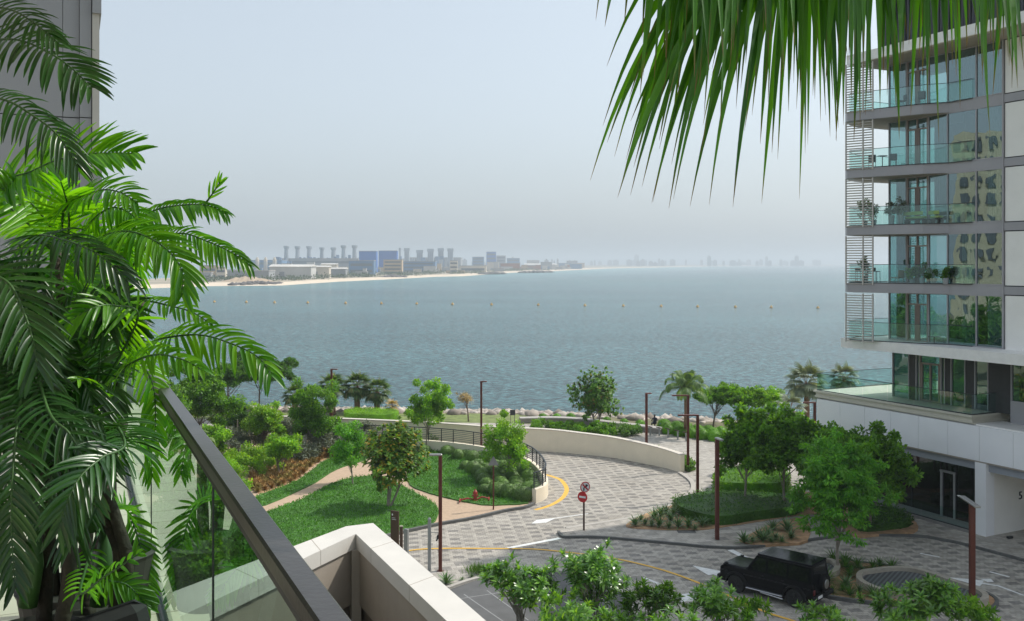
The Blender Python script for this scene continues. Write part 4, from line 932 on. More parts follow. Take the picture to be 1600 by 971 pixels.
# greenery low on the left, seen through the glass panels
for i, (x, y, xc, yc, rx, ry, mt_, lb) in enumerate([(335, 830, 335, 790, 34, 34, 'mid', 'leafy bush behind the glass panels nearest the lawn'), (290, 860, 292, 800, 42, 46, 'dark', 'dark leafy bush behind the glass panels'), (262, 800, 262, 750, 44, 40, 'mid', 'tall leafy bush behind the glass under the handrail'), (360, 800, 362, 768, 26, 26, 'light', 'light green bush just left of the lawn corner'), (310, 920, 312, 880, 40, 36, 'mid', 'bushy green growth low behind the glass panels'), (250, 880, 250, 840, 44, 44, 'dark', 'dark bush at the far left behind the glass')]):
    tree('bushy_tree', 300+i, x, y, xc, yc, rx, ry, lb, LF[mt_], 46, 90, .2, .55, .45, ryy=1.6)
lawn(pxpoly([(330, 800), (380, 790), (404, 782), (400, 850), (470, 875), (560, 858), (545, 885), (440, 915), (300, 960), (180, 960), (160, 860), (240, 810)], 0, 2), 14, 60)
for i, (x_, y_) in enumerate([(-48, 60), (-52, 67), (-47, 74), (-55, 80), (-60, 55)]):
    rng = np.random.default_rng(400+i); t = empty('broadleaf_tree', (x_, y_, 0), label='tall green park tree out of view that mirrors in the tower glass', cat='tree', group='park trees mirrored in the tower glass')
    cl = ell(rng, (x_, y_, 5.5), (4, 4, 3.6), 60, -.8, .3); limbs((x_, y_, 0), (x_, y_, 3), cl[:10], .2, .12, rng).build('trunk', BARK, t); crown('crown', t, cl, 70, .9, .5, .55, LF['mid'], rng)
# ================================================================ island planter and street things
isl = pxpoly([(1272, 880), (1308, 877), (1340, 882), (1421, 892), (1454, 901), (1519, 922), (1555, 939), (1552, 953), (1528, 959), (1480, 956), (1420, 950), (1360, 945), (1308, 938), (1285, 931), (1270, 910)], 0, 4)
MB().prism(isl, 0, .13, False).build('island_bed', SOIL, kind='structure')
MB().strip(isl, .16, 0, .17, True).build('kerb', KERB, kind='structure')
GRT = None
mt, t_, o_ = nodes('slotted_grate'); cc = coords(t_, (1, 1, 1), (0, 0, R(35))); wv = N(t_, 'ShaderNodeTexWave', Scale=1.6); wv.inputs['Distortion'].default_value = 0; t_.links.new(cc, wv.inputs[0])
pp = N(t_, 'ShaderNodeBsdfPrincipled', Roughness=.5, Metallic=.3); t_.links.new(ramp(t_, wv.outputs[0], [(.35, (.17, .18, .19)), (.55, (.07, .075, .08))]), pp.inputs['Base Color']); t_.links.new(pp.outputs[0], o_.inputs[0])
RIMM = solid('beige_rim_stone', (.36, .32, .26), .75, var=.12, scale=4)
pit1 = pxpoly([(1345, 903), (1362, 899), (1400, 895), (1438, 899), (1486, 915), (1530, 931), (1540, 942), (1524, 948), (1480, 945), (1420, 938), (1372, 928), (1345, 915)], .13, 4)
pit2 = pxpoly([(1283, 884), (1298, 883), (1308, 890), (1306, 899), (1292, 904), (1280, 900)], .13, 4)
for pit, lb in ((pit1, 'large oval planter ring with a slotted grate at the end of the island'), (pit2, 'small round planter ring with a slotted grate between car and tree')):
    cx = sum(p[0] for p in pit)/len(pit); cyy = sum(p[1] for p in pit)/len(pit)
    t = empty('planter_ring', (cx, cyy, .12), label=lb, cat='planter'); MB().strip(pit, .26, .1, .42, True).build('rim', RIMM, t)
    MB().prism(pit, .1, .24, False).build('grate', mt, t)
# planting of the island
rng = np.random.default_rng(21); isl_in = [(p[0], p[1]) for p in isl]; k = 0
for _ in range(900):
    x, y = rng.uniform(min(p[0] for p in isl), max(p[0] for p in isl)), rng.uniform(min(p[1] for p in isl), max(p[1] for p in isl))
    d = min((x-p[0])**2+(y-p[1])**2 for p in isl+pit1+pit2)**.5
    if inpoly(isl, x, y) and not inpoly(pit1, x, y) and not inpoly(pit2, x, y) and d > .42:
        if any((x-a)**2+(y-b)**2 < .30 for a, b in used_i) if 'used_i' in globals() else False: continue
        globals().setdefault('used_i', []).append((x, y)); k += 1
        place(A2 if rng.random() < .75 else A0, x, y, .12, k, rng.uniform(.55, 1.0), label='dark strappy plant growing on the island under the feathery tree', cat='plant', group='strappy plants on the island bed')
# ---------------- lamp posts
HEADM = solid('lamp_head_metal', (.34, .33, .32), .4, .5, var=.05)
LENS = solid('lamp_lens', (.6, .6, .58), .3, var=.02)
def lamp(x, y, ytop, ax, alen, label, w=.17, arm=RED, z=0.0, Yd=None, back=0):
    b = G(x, y, z) if Yd is None else Vector(((x-800)*Yd/F, Yd, z)); top = H-(ytop-HY)*b.y/F; d = Vector((math.cos(ax), math.sin(ax), 0))
    t = empty('street_lamp', b, label=label, cat='lamp post')
    MB().box((b.x, b.y, z+.012), (w*1.9, w*1.9, .024), ax).build('base_plate', RED, t)
    MB().rbox((b.x, b.y, (z+top)/2), (w, w, top-z), .012, ax).build('pole', RED, t)
    c = b+d*(alen/2-w/2-back); h = MB().rbox((c.x, c.y, top+.035), (alen, w*1.15, .09), .02, ax).build('lamp_head', HEADM if arm is None else arm, t)
    c = b+d*(alen*.62); MB().box((c.x, c.y, top-.014), (alen*.5, w*.7, .008), ax).build('lens', LENS, h)
    MB().box((b.x+d.x*w*.5, b.y+d.y*w*.5, z+.9), (.012, w*.6, .3), ax).build('hatch', RED, t)
    return t
lamp(688, 893, 712, R(180), .62, 'thick rust red lamp post standing beside the parking bay and grey pole', arm=None)
lamp(752, 704, 597, R(0), .55, 'rust red lamp post behind the curved wall by the small dry tree')
lamp(1010, 722, 616, R(10), .5, 'rust red lamp post rising behind the curved wall near the seated person', Yd=73.6)
lamp(1075, 737, 619, R(180), 1.25, 'rust red lamp post with a long arm standing in the grass bed')
lamp(1090, 782, 650, R(180), 1.35, 'dark lamp post with a long arm nearest the round end of the road')
lamp(1120.5, 846, 686, R(-78), .7, 'rust red lamp post on the footway between the two agave beds', arm=None, w=.19)
lamp(1519, 953, 788, R(84), 1.9, 'large rust red lamp post at the tip of the island before the entrance', arm=None, w=.22, back=.55)
lamp(518, 690, 578, R(0), .6, 'rust red lamp post behind the layered tree and fan palms')
lamp(1273, 750, 630, R(180), .9, 'rust red lamp post half hidden by the grove beside the podium end')
# grey camera pole
b = G(671, 893); t = empty('camera_pole', b, label='slim grey pole with a small camera on a side arm beside the thick lamp post', cat='pole')
GREYP = solid('grey_pole_metal', (.30, .31, .31), .45, .4, var=.05)
MB().tube([b, b+Vector((0, 0, 2.55))], .085, 12).lathe(b+Vector((0, 0, 2.55)), [(.085, 0), (.06, .05), (.01, .06)], 12).build('pole', GREYP, t)
cm = MB().tube([b+Vector((.05, 0, 1.9)), b+Vector((.42, 0, 1.9)), b+Vector((.42, 0, 1.75))], .018, 6).build('arm', GREYP, t)
MB().lathe(b+Vector((.42, 0, 1.58)), [(.02, .2), (.07, .15), (.075, .05), (.03, 0)], 10).tube([b+Vector((.42, 0, 1.65)), b+Vector((.36, -.18, 1.55))], .04, 8).build('camera', METAL, cm)
# road signs
def disc(name, c, r, nrm, mat, th, parent, n=24, yaw=0, stretch=1.0):
    nrm = Vector(nrm).normalized(); a = Vector((0, 0, 1)).cross(nrm).normalized(); b_ = nrm.cross(a); m = MB()
    ring = [Vector(c)+a*r*math.cos(2*math.pi*i/n)+b_*r*math.sin(2*math.pi*i/n) for i in range(n)]
    m.add([p for p in ring]+[p+nrm*th for p in ring], [tuple(range(n-1, -1, -1)), tuple(range(n, 2*n))]+[(i, (i+1) % n, n+(i+1) % n, n+i) for i in range(n)])
    return m.build(name, mat, parent), a, b_, nrm
SR = solid('sign_red', (.50, .012, .018), .45, var=.04); SW = solid('sign_white', (.72, .72, .72), .5, var=.03); SK = solid('sign_black', (.02, .012, .01), .5)
b = G(912.3, 831.5); t = empty('road_sign', b, label='no entry sign under a round crossed out turn sign on one dark post', cat='road sign')
POST = solid('dark_brown_post', (.07, .035, .025), .5, .2, var=.1)
MB().rbox((b.x, b.y, 1.2), (.10, .10, 2.4), .01).build('post', POST, t)
nr1 = Vector((-.50, -.86, 0)); nr2 = Vector((.35, -.94, 0)); r = .30
c1 = P(911, 776.5, b.y)+nr1*.06; d1, a, u_, nn = disc('no_entry_plate', c1, r, nr1, SR, .02, t)
m = MB(); cc_ = c1+nn*.024; m.add([cc_+a*x+u_*z for x, z in ((-.2, -.055), (.2, -.055), (.2, .055), (-.2, .055))], [(0, 1, 2, 3)]); m.build('white_bar', SW, d1)
c2 = P(913.5, 761, b.y)+nr2*.06; d2, a, u_, nn = disc('turn_sign_plate', c2, r, nr2, SR, .02, t)
disc('white_face', c2+nn*.021, r*.82, nn, SW, .004, d2)
m = MB(); q = c2+nn*.028
path = [(-.09, -.2), (-.085, -.05), (-.03, .04), (.06, .07)]
for (x0, z0), (x1, z1) in zip(path[:-1], path[1:]):
    d = Vector((x1-x0, z1-z0)).normalized(); e = Vector((-d.y, d.x))*.04
    m.add([q+a*(x0+e.x)+u_*(z0+e.y), q+a*(x0-e.x)+u_*(z0-e.y), q+a*(x1-e.x+d.x*.02)+u_*(z1-e.y+d.y*.02), q+a*(x1+e.x+d.x*.02)+u_*(z1+e.y+d.y*.02)], [(0, 1, 2, 3)])
m.add([q+a*x+u_*z for x, z in ((.05, -.03), (.19, .10), (.02, .17))], [(0, 1, 2)]); m.build('black_arrow', SK, d2)
m = MB(); q = c2+nn*.032; m.add([q+a*x+u_*z for x, z in ((-.19, .13), (-.13, .19), (.19, -.13), (.13, -.19))], [(0, 3, 2, 1)]); m.build('red_slash', SR, d2)
# triangular sign seen from behind
b = G(771, 798); t = empty('warning_sign', b, label='triangular sign seen from its grey back on a thin red post by the sand path', cat='road sign')
MB().rbox((b.x, b.y, 1.45), (.09, .09, 2.9), .01).build('post', RED, t)
m = MB(); y = b.y-.07; m.add([(b.x-.33, y, 2.75), (b.x+.33, y, 2.75), (b.x, y, 3.32), (b.x-.33, y+.03, 2.75), (b.x+.33, y+.03, 2.75), (b.x, y+.03, 3.32)], [(0, 1, 2), (5, 4, 3), (0, 3, 4, 1), (1, 4, 5, 2), (2, 5, 3, 0)]); m.build('sign_plate', solid('sign_back_grey', (.22, .22, .22), .5, .3), t)
# information board
b = G(617, 862); t = empty('information_board', b, label='tall dark brown information board with small white lettering above the white parapet', cat='sign board')
BRD = solid('brown_board', (.075, .042, .025), .55, .1, var=.1); rz = R(-28); bz = G(617, 862).y; zt = H-(800-HY)*bz/F; zb = H-(835-HY)*bz/F
MB().rbox((b.x, b.y, (zt+.1)/2+.05), (.50, .08, zt-.1), .01, rz).build('board', BRD, t)
d = Vector((math.cos(rz), math.sin(rz), 0)); nn = Vector((d.y, -d.x, 0)); m = MB()
c = b+nn*.043
def bar(x0, x1, z0, z1): m.add([c+d*x0+Vector((0, 0, z0)), c+d*x1+Vector((0, 0, z0)), c+d*x1+Vector((0, 0, z1)), c+d*x0+Vector((0, 0, z1))], [(0, 1, 2, 3)])
for z, a0, a1 in ((zt-.33, -.16, .03), (zt-.41, -.16, .10)):
    x = a0
    while x < a1: bar(x, x+.018, z, z+.03); x += .027
m.add([c+d*(-.13+.045*math.cos(k))+Vector((0, 0, zt-.15+.06*math.sin(k))) for k in np.linspace(0, 6.28, 9)[:-1]], [tuple(range(8))]); m.build('white_lettering', SW, t)
b = G(627, 872); t = empty('marker_post', b, label='short rust brown square post just right of the information board', cat='post'); MB().rbox((b.x, b.y, .8), (.15, .15, 1.6), .012).build('post', BRD, t); MB().box((b.x, b.y, 1.615), (.16, .16, .03)).build('cap', RIMM, t)
b = G(635, 866); t = empty('feeder_cabinet', b, label='small pale grey upright cabinet behind the white parapet near the yellow line', cat='cabinet'); MB().rbox((b.x, b.y, .65), (.22, .16, 1.3), .01, R(-25)).build('body', GREYP, t); MB().rbox((b.x-.01, b.y-.085, .7), (.16, .012, 1.0), .004, R(-25)).build('door', GREYP, t)
# hydrant
b = G(742.5, 783, .1); b.z = .1; t = empty('fire_hydrant', b, label='red fire hydrant with spread red pipes on the lawn', cat='hydrant')
HR = solid('hydrant_red', (.33, .03, .025), .4, var=.1)
MB().lathe(b, [(.16, 0), (.16, .05), (.11, .07), (.11, .42), (.15, .44), (.15, .5), (.12, .6), (.05, .68), (.03, .74)], 14).build('body', HR, t, smooth=False)
MB().tube([b+Vector((-.2, 0, .33)), b+Vector((.2, 0, .33))], .055, 8).build('outlet', HR, t)
for s_, e_ in ((-1, (-.95, -.25)), (1, (.85, .15))):
    MB().tube([b+Vector((s_*.1, 0, .1)), b+Vector((e_[0]*.5, e_[1], .22)), b+Vector((e_[0], e_[1], .12))], .05, 8).tube([b+Vector((e_[0], e_[1]+.35, .1)), b+Vector((e_[0], e_[1]-.35, .1))], .05, 8).build('pipe', HR, t)
# info panel by the water
b = G(801, 668); t = empty('lookout_panel', b, label='small dark information panel on two legs at the edge of the promenade', cat='sign panel')
zt = 1.55
MB().rbox((b.x, b.y, zt-.2), (.48, .06, .5), .01).build('panel', METAL, t)
for s_ in (-.18, .18): MB().box((b.x+s_, b.y, (zt-.45)/2), (.04, .04, zt-.45)).build('leg', METAL, t)
# cycle stands
for x, y in ((1016, 680.5), (1030, 682), (1044, 684), (1059, 687), (1072, 690)):
    b = G(x, y); t = empty('cycle_stand', b, label='short grey post with a sloping brown top in the row on the promenade', cat='bollard', group='short posts in a row on the promenade')
    MB().rbox((b.x, b.y, .36), (.13, .10, .72), .01).build('post', GREYP, t); MB().rbox((b.x-.05, b.y, .76), (.46, .14, .07), .015, 0, Matrix.Rotation(R(12), 4, 'Y')).build('top', BRD, t)
# steps and gate by the shrubs
b = G(465, 722); t = empty('slatted_gate', b, label='white upright slatted gate among the shrubs left of the brown tufts', cat='gate')
WD = solid('weathered_white_wood', (.50, .47, .42), .8, var=.15, scale=3)
for k in range(9): MB().box((b.x-.25+k*.085, b.y+.12*k, .95), (.06, .03, 1.9), R(50)).build('slat', WD, t)
for k in (.35, 1.6): MB().box((b.x+.09, b.y+.52, k), (1.35, .04, .07), R(54)).build('rail', WD, t)
b = G(371, 700); t = empty('wooden_prop', b, label='slim wooden prop post with braces in front of the silvery shrubs', cat='post')
PR = solid('grey_wood', (.22, .19, .16), .85, var=.2)
MB().tube([b, b+Vector((0, 0, 2.3))], .05, 6).tube([b+Vector((-.45, 0, .1)), b+Vector((0, 0, .8))], .03, 5).tube([b+Vector((.45, 0, .1)), b+Vector((0, 0, .8))], .03, 5).build('post', PR, t)
b = G(350, 712); t = empty('slatted_shelter', b, label='low pergola roof of pale twisted slats beside the handrail', cat='pergola')
m = MB(); rr = random.Random(2)
for k in range(15): m.box((b.x-1.2+k*.19, b.y, 1.02+rr.uniform(-.03, .03)), (.11, 2.0, .04), R(rr.uniform(-8, 8)))
m.build('roof', solid('bleached_slat', (.45, .42, .38), .8, var=.2), t)
for sx_ in (-1.2, 1.4):
    for sy_ in (-.9, .9): MB().box((b.x+sx_, b.y+sy_, .5), (.07, .07, 1.0)).build('leg', PR, t)
# ---------------- person sitting on the bench wall
b = G(1023, 672); b.z = .5
mp = bpy.data.meshes.new('person'); 
J = [((0, 0, .12), .13), ((0, 0, .38), .14), ((0, .0, .55), .13), ((0, 0, .63), .055), ((0, .02, .74), .09), ((0, .03, .84), .075),
     ((.19, 0, .53), .06), ((.25, .1, .30), .045), ((.12, .28, .22), .035), ((-.19, 0, .53), .06), ((-.25, .1, .30), .045), ((-.12, .28, .22), .035),
     ((.11, .04, .09), .09), ((.14, .44, .08), .07), ((.14, .47, -.32), .045), ((.14, .58, -.38), .04), ((-.11, .04, .09), .09), ((-.14, .44, .08), .07), ((-.14, .47, -.32), .045), ((-.14, .58, -.38), .04)]
E = [(0, 1), (1, 2), (2, 3), (3, 4), (4, 5), (2, 6), (6, 7), (7, 8), (2, 9), (9, 10), (10, 11), (0, 12), (12, 13), (13, 14), (14, 15), (0, 16), (16, 17), (17, 18), (18, 19)]
mp.from_pydata([j[0] for j in J], E, []); po = bpy.data.objects.new('person', mp); COL.objects.link(po); po.location = b; WLOC[po.name] = b.copy()
sk = po.modifiers.new('skin', 'SKIN'); mp.skin_vertices
for i, j in enumerate(J): mp.skin_vertices[0].data[i].radius = (j[1], j[1]) if len(mp.skin_vertices) else (.1, .1)
if len(mp.skin_vertices): mp.skin_vertices[0].data[0].use_root = True
po.modifiers.new('sub', 'SUBSURF').levels = 1; po.modifiers[-1].render_levels = 2
mp.materials.append(solid('dark_blue_clothes', (.012, .016, .035), .8, var=.1)); tag(po, 'person in dark clothes sitting on the bench wall looking at the sea', 'person'); po.rotation_euler = (0, 0, R(8))
bmh = bmesh.new(); bmesh.ops.create_uvsphere(bmh, u_segments=12, v_segments=8, radius=.105, matrix=Matrix.Translation((0, .0, .80))); mh = bpy.data.meshes.new('hair'); bmh.to_mesh(mh); bmh.free(); mh.materials.append(SK)
ho = bpy.data.objects.new('hair', mh); COL.objects.link(ho); ho.parent = po
c = G(1033, 674); m = MB(); m.rbox((c.x, c.y-.2, .62), (.34, .22, .24), .05, .3); m.tube([(c.x-.1, c.y-.2, .73), (c.x, c.y-.2, .86), (c.x+.1, c.y-.2, .73)], .015, 5); tag(m.build('bag', solid('blue_bag', (.03, .08, .22), .7)), 'small blue bag on the bench wall beside the seated person', 'bag')
# ---------------- black off-road car
def car():
    cpos = Vector((12.35, 41.85, 0)); hd = Vector((-.735, .678, 0)); rt = Vector((.678, .735, 0))
    ctr = cpos+hd*1.42+rt*.80; rz = math.atan2(hd.y, hd.x)
    t = empty('parked_car', (ctr.x, ctr.y, .006), rz, label='black boxy off road car with a spare wheel on its back door', cat='car')
    BK = solid('black_gloss_paint', (.003, .0035, .005), .14, 0, var=.0, spec=.18); 
    BM = solid('black_trim', (.008, .008, .009), .55, spec=.25); GL = solid('dark_car_glass', (.004, .005, .005), .04, spec=.6, var=0); CH = solid('brushed_metal', (.5, .5, .52), .3, .9, var=.03)
    TY = solid('tyre_rubber', (.015, .015, .016), .85); RM = solid('black_rim', (.03, .03, .033), .3, .7)
    def hexa(m, lo, hi):   # lo/hi: 4 corners bottom/top (x,y,z)
        m.add(list(lo)+list(hi), [(0, 3, 2, 1), (4, 5, 6, 7), (0, 1, 5, 4), (1, 2, 6, 5), (2, 3, 7, 6), (3, 0, 4, 7)])
    # body shell from a side outline with wheel openings, slightly drawn in above the belt
    def arch(cx, r=.47):
        return [(cx+r*math.cos(a), .42+r*math.sin(a)*.92) for a in np.linspace(math.pi, 0, 11)]
    side = [(-2.2, .42)]+arch(-1.42)+arch(1.43)+[(2.22, .42), (2.26, .60), (2.25, 1.02), (2.18, 1.10), (.95, 1.16), (.93, 1.17), (-2.22, 1.17), (-2.25, 1.05), (-2.25, .55)]
    m = MB(); n = len(side); W = .86
    for sgn in (1,):
        vs = [(x, W, z) for x, z in side]+[(x, -W, z) for x, z in side]
        m.add(vs, [tuple(range(n)), tuple(range(2*n-1, n-1, -1))]+[(i, n+i, n+(i+1) % n, (i+1) % n) for i in range(n)])
    body = m.build('body', BK, t, local=True)
    m = MB(); hexa(m, [(-2.2, -.84, 1.17), (.92, -.84, 1.17), (.92, .84, 1.17), (-2.2, .84, 1.17)], [(-2.12, -.72, 1.88), (.42, -.72, 1.90), (.42, .72, 1.90), (-2.12, .72, 1.88)]); cab = m.build('cabin', BK, t, local=True)
    m = MB(); m.rbox((-.86, 0, 1.925), (2.62, 1.48, .09), .035)
    for k in range(7): m.box((-.86, -.54+k*.18, 1.973), (2.3, .03, .012))
    m.build('roof', BK, t, local=True)
    m = MB(); m.tube([(-2.12, .735, 1.86), (.43, .735, 1.88)], .022, 6).tube([(-2.12, -.735, 1.86), (.43, -.735, 1.88)], .022, 6); m.build('roof_gutter', BM, t, local=True)
    # hood
    m = MB(); m.rbox((1.58, 0, 1.15), (1.24, 1.30, .09), .04); m.rbox((1.62, .66, 1.13), (1.15, .22, .12), .05); m.rbox((1.62, -.66, 1.13), (1.15, .22, .12), .05); m.build('bonnet', BK, t, local=True)
    m = MB(); m.box((2.262, 0, .86), (.02, 1.0, .28))
    for k in range(3): m.box((2.276, 0, .78+k*.08), (.012, .96, .02))
    m.build('grille', BM, t, local=True)
    for s_ in (-1, 1):
        m = MB(); m.lathe((2.24, s_*.62, .88), [(.11, 0), (.11, .04), (.09, .05)], 16, 'Y', R(-90)); m.build('headlight', CH, t, local=True)
        m = MB(); m.rbox((2.0, s_*.72, 1.22), (.18, .09, .06), .02); m.build('indicator', BM, t, local=True)
        m = MB(); m.rbox((-2.262, s_*.74, .80), (.04, .16, .22), .01); m.build('tail_light', solid('tail_light_red', (.12, .008, .008), .3), t, local=True)
        # windows
        def wy(z, o_=.008): return s_*(.84-(z-1.17)/.71*.12+o_)
        def fx(z): return .92-(z-1.17)/.73*.5
        for a, b_, f_ in ((-.02, None, 0), (-1.02, -.12, 0), (-2.02, -1.12, 0)):
            z0, z1 = 1.24, 1.78; x1a, x1b = (fx(z0)-.14, fx(z1)-.10) if b_ is None else (b_, b_)
            q = [(a, wy(z0), z0), (x1a, wy(z0), z0), (x1b, wy(z1), z1), (a, wy(z1), z1)]; q2 = [(x, y+s_*.012, z) for x, y, z in q]
            m = MB(); m.add(q+q2, [(4, 5, 6, 7), (0, 1, 5, 4), (1, 2, 6, 5), (2, 3, 7, 6), (3, 0, 4, 7)] if s_ < 0 else [(7, 6, 5, 4), (4, 5, 1, 0), (5, 6, 2, 1), (6, 7, 3, 2), (7, 4, 0, 3)]); m.build('side_window', GL, t, local=True)
        # doors: seam mouldings, handles
        m = MB(); m.rbox((-.05, s_*.875, .93), (2.2, .03, .055), .012); m.rbox((-2.0, s_*.872, .93), (.35, .025, .055), .01); m.rbox((2.02, s_*.872, .93), (.3, .025, .055), .01); m.build('side_moulding', BM, t, local=True)
        for a, b_ in ((-.98, -.04), (0.0, .92)):
            m = MB(); m.rbox(((a+b_)/2, s_*.864, .84), (b_-a-.03, .014, .64), .006); d = m.build('door', BK, t, local=True)
            m = MB(); m.rbox((a+.12, s_*.89, 1.06), (.14, .03, .035), .01); m.build('handle', BM, d, local=True)
        for cx in (-1.42, 1.43):
            m = MB(); q = [(cx+(.50)*math.cos(a), .42+.50*math.sin(a)*.95) for a in np.linspace(math.pi*1.02, -.02*math.pi, 13)]
            vs = []
            for x, z in q:
                dx, dz = x-cx, z-.42; l = math.hypot(dx, dz); ox, oz = dx/l*.055, dz/l*.055
                vs += [(x-ox*.3, s_*.84, z-oz*.3), (x-ox*.3, s_*.945, z-oz*.3), (x+ox, s_*.935, z+oz), (x+ox*1.3, s_*.86, z+oz*1.3)]
            fs = []
            for i in range(len(q)-1):
                for j in range(4): f = (i*4+j, (i+1)*4+j, (i+1)*4+(j+1) % 4, i*4+(j+1) % 4); fs.append(f if s_ > 0 else f[::-1])
            m.add(vs, fs); m.build('wheel_arch', BM, t, local=True)
            wh = MB(); wh.lathe((cx, s_*.80, .40), [(.26, -.12), (.375, -.13), (.40, -.10), (.402, .10), (.375, .13), (.26, .12)], 30, 'Y'); tyre = wh.build('wheel', TY, t, local=True)
            m = MB(); m.lathe((cx, s_*.80, .40), [(.262, -.10), (.262, .10)], 24, 'Y')
            for k in range(5):
                a = k*2*math.pi/5+.3
                for da in (-.14, .14): m.tube([(cx+.05*math.cos(a), s_*.935, .40+.05*math.sin(a)), (cx+.25*math.cos(a+da), s_*.93, .40+.25*math.sin(a+da))], .022, 5)
            m.lathe((cx, s_*.93, .40), [(.06, -.02), (.055, .02)], 12, 'Y'); m.build('rim', RM, tyre, local=True)
            m = MB(); m.lathe((cx, s_*.905, .40), [(.26, -.005), (.26, .0)], 24, 'Y'); m.build('brake_disc', BM, tyre, local=True)
        m = MB(); m.rbox((0, s_*.94, .40), (1.78, .17, .05), .02); m.build('running_board', CH, t, local=True)
        m = MB(); m.rbox((.78, s_*.98, 1.27), (.13, .2, .17), .04); m.tube([(.8, s_*.82, 1.2), (.78, s_*.92, 1.24)], .02, 5); m.build('wing_mirror', BK, t, local=True)
        m = MB(); m.tube([(.25, s_*.80, .28), (-.9, s_*.93, .27)], .04, 8); m.build('side_exhaust', CH, t, local=True)
    m = MB(); hexa(m, [(.93, -.70, 1.24), (.93, .70, 1.24), (.94, .70, 1.24), (.94, -.70, 1.24)], [(.50, -.64, 1.82), (.50, .64, 1.82), (.53, .64, 1.82), (.53, -.64, 1.82)]); m.build('windscreen', GL, t, local=True)
    m = MB(); hexa(m, [(-2.205, .60, 1.24), (-2.205, -.60, 1.24), (-2.19, -.60, 1.24), (-2.19, .60, 1.24)], [(-2.135, .56, 1.80), (-2.135, -.56, 1.80), (-2.12, -.56, 1.80), (-2.12, .56, 1.80)]); m.build('rear_window', GL, t, local=True)
    m = MB(); m.rbox((-2.26, 0, .88), (.03, 1.3, .58), .01); d = m.build('rear_door', BK, t, local=True)
    m = MB(); m.lathe((-2.36, -.02, 1.06), [(.30, -.10), (.36, -.09), (.37, .08), (.33, .11), (.1, .12)], 26, 'Y', R(90)); sp = m.build('spare_wheel', BK, t, local=True)
    m = MB(); m.lathe((-2.36, -.02, 1.06), [(.2, .121), (.19, .135)], 20, 'Y', R(90)); m.build('cover_ring', CH, sp, local=True)
    for x, z, l in ((2.34, .56, .20), (-2.34, .56, .18)):
        m = MB(); m.rbox((x, 0, z), (l, 1.72, .20), .04); m.build('bumper', BM, t, local=True)
    m = MB(); m.box((-2.44, .52, .62), (.01, .40, .12)); m.build('licence_plate', SW, t, local=True)
    m = MB(); m.tube([(-2.4, -.05, .45), (-2.52, -.05, .5), (-2.52, .05, .5), (-2.4, .05, .45)], .02, 5); m.build('tow_bar', BM, t, local=True)
    m = MB(); m.box((0, 0, .45), (3.9, 1.35, .18)); m.build('underbody', BM, t, local=True)
    return t
car()
# ---------------- buoys
BUO = solid('yellow_buoy', (.60, .36, .08), .5, var=.1)
bm = bmesh.new(); bmesh.ops.create_uvsphere(bm, u_segments=14, v_segments=9, radius=.6); me = bpy.data.meshes.new('marker_buoy'); bm.to_mesh(me); bm.free()
me.materials.append(BUO); b0 = bpy.data.objects.new('marker_buoy', me); COL.objects.link(b0)
m = MB(); m.lathe((0, 0, 0), [(.2, .55), (.15, .85), (.05, .95)], 10); fl = m.build('top_mark', BUO, b0, local=True)
m = MB(); m.lathe((0, 0, 0), [(.63, -.09), (.65, 0), (.63, .09)], 16); m.build('band', solid('buoy_band', (.30, .16, .05), .6), b0, local=True)
od = ['leftmost', 'second', 'third', 'fourth', 'fifth', 'sixth', 'seventh', 'eighth', 'ninth', 'tenth', 'eleventh', 'twelfth', 'thirteenth', 'fourteenth', 'fifteenth', 'sixteenth', 'seventeenth', 'eighteenth']
bx = [335, 385, 429, 481, 540, 596, 651, 707, 768, 841, 914, 974, 1033, 1090, 1149, 1205, 1278]
for i, x in enumerate(bx):
    o = b0 if i == 0 else copy_tree(b0); y = 472.5+(x-335)*.0100; p = G(x, y, -2.5); o.location = (p.x, p.y, -2.45); o.rotation_euler = (.1*math.sin(i*3), .1*math.cos(i*2), i)
    tag(o, (od[i]+' of the yellow marker buoys in the row floating on the sea') if i == 0 else od[i]+' buoy from the handrail side in the row of yellow buoys', 'buoy', 'yellow marker buoys in a row on the sea')
# ================================================================ the far shore
def gz(px, py, z): return G(px, py, z)
fs_px = [(-200, 462), (100, 455), (280, 449.5), (325, 447.5), (380, 447), (440, 446.5), (480, 443.7), (530, 440.5), (605, 437), (680, 433), (725, 432), (802, 426.5), (870, 424), (955, 419.8), (1107, 416.6), (1260, 415.2)]
front = [G(x, y, -2.5) for x, y in fs_px]
sand_b = []
m = MB(); vs = []
for i, p in enumerate(front):
    d = 12+p.y*.055; vs += [(p.x, p.y, -2.6), (p.x-d*.1, p.y+d*.35, -1.6), (p.x-d*.2, p.y+d, -.6)]
fs = [f for i in range(len(front)-1) for f in ((i*3, i*3+3, i*3+4, i*3+1), (i*3+1, i*3+4, i*3+5, i*3+2))]
m.add(vs, fs); BEACH = solid('beach_sand', (.66, .55, .42), .95, var=.07, scale=.05); m.build('beach', BEACH, kind='structure')
m = MB(); vs2 = [vs[i*3+2] for i in range(len(front))]; far = [(x, y) for x, y in ((9000, 9500), (-9000, 9500))]
back = [(p[0]*1.0-200-p[1]*.3, 9000+i*10, 2) for i, p in enumerate(vs2)]
k = len(vs2); m.add(vs2+[(x*1.6 if x < 0 else x, y+(9600-y)*.5 if 0 else 9600, 0) for x, y, z in vs2], [(i, i+1, k+i+1, k+i) for i in range(k-1)])
m.build('far_land', solid('scrubby_land', (.36, .31, .23), .95, var=.25, scale=.012), kind='structure')
def far_at(x, depth=0):     # a place inland of the beach seen at picture x
    y = np.interp(x, [a for a, b in fs_px], [b for a, b in fs_px]); p = G(x, y, -2.5); Y = p.y*1.07+12+depth; return Vector(((x-800)*Y/F, Y, -.6))
FM = {}
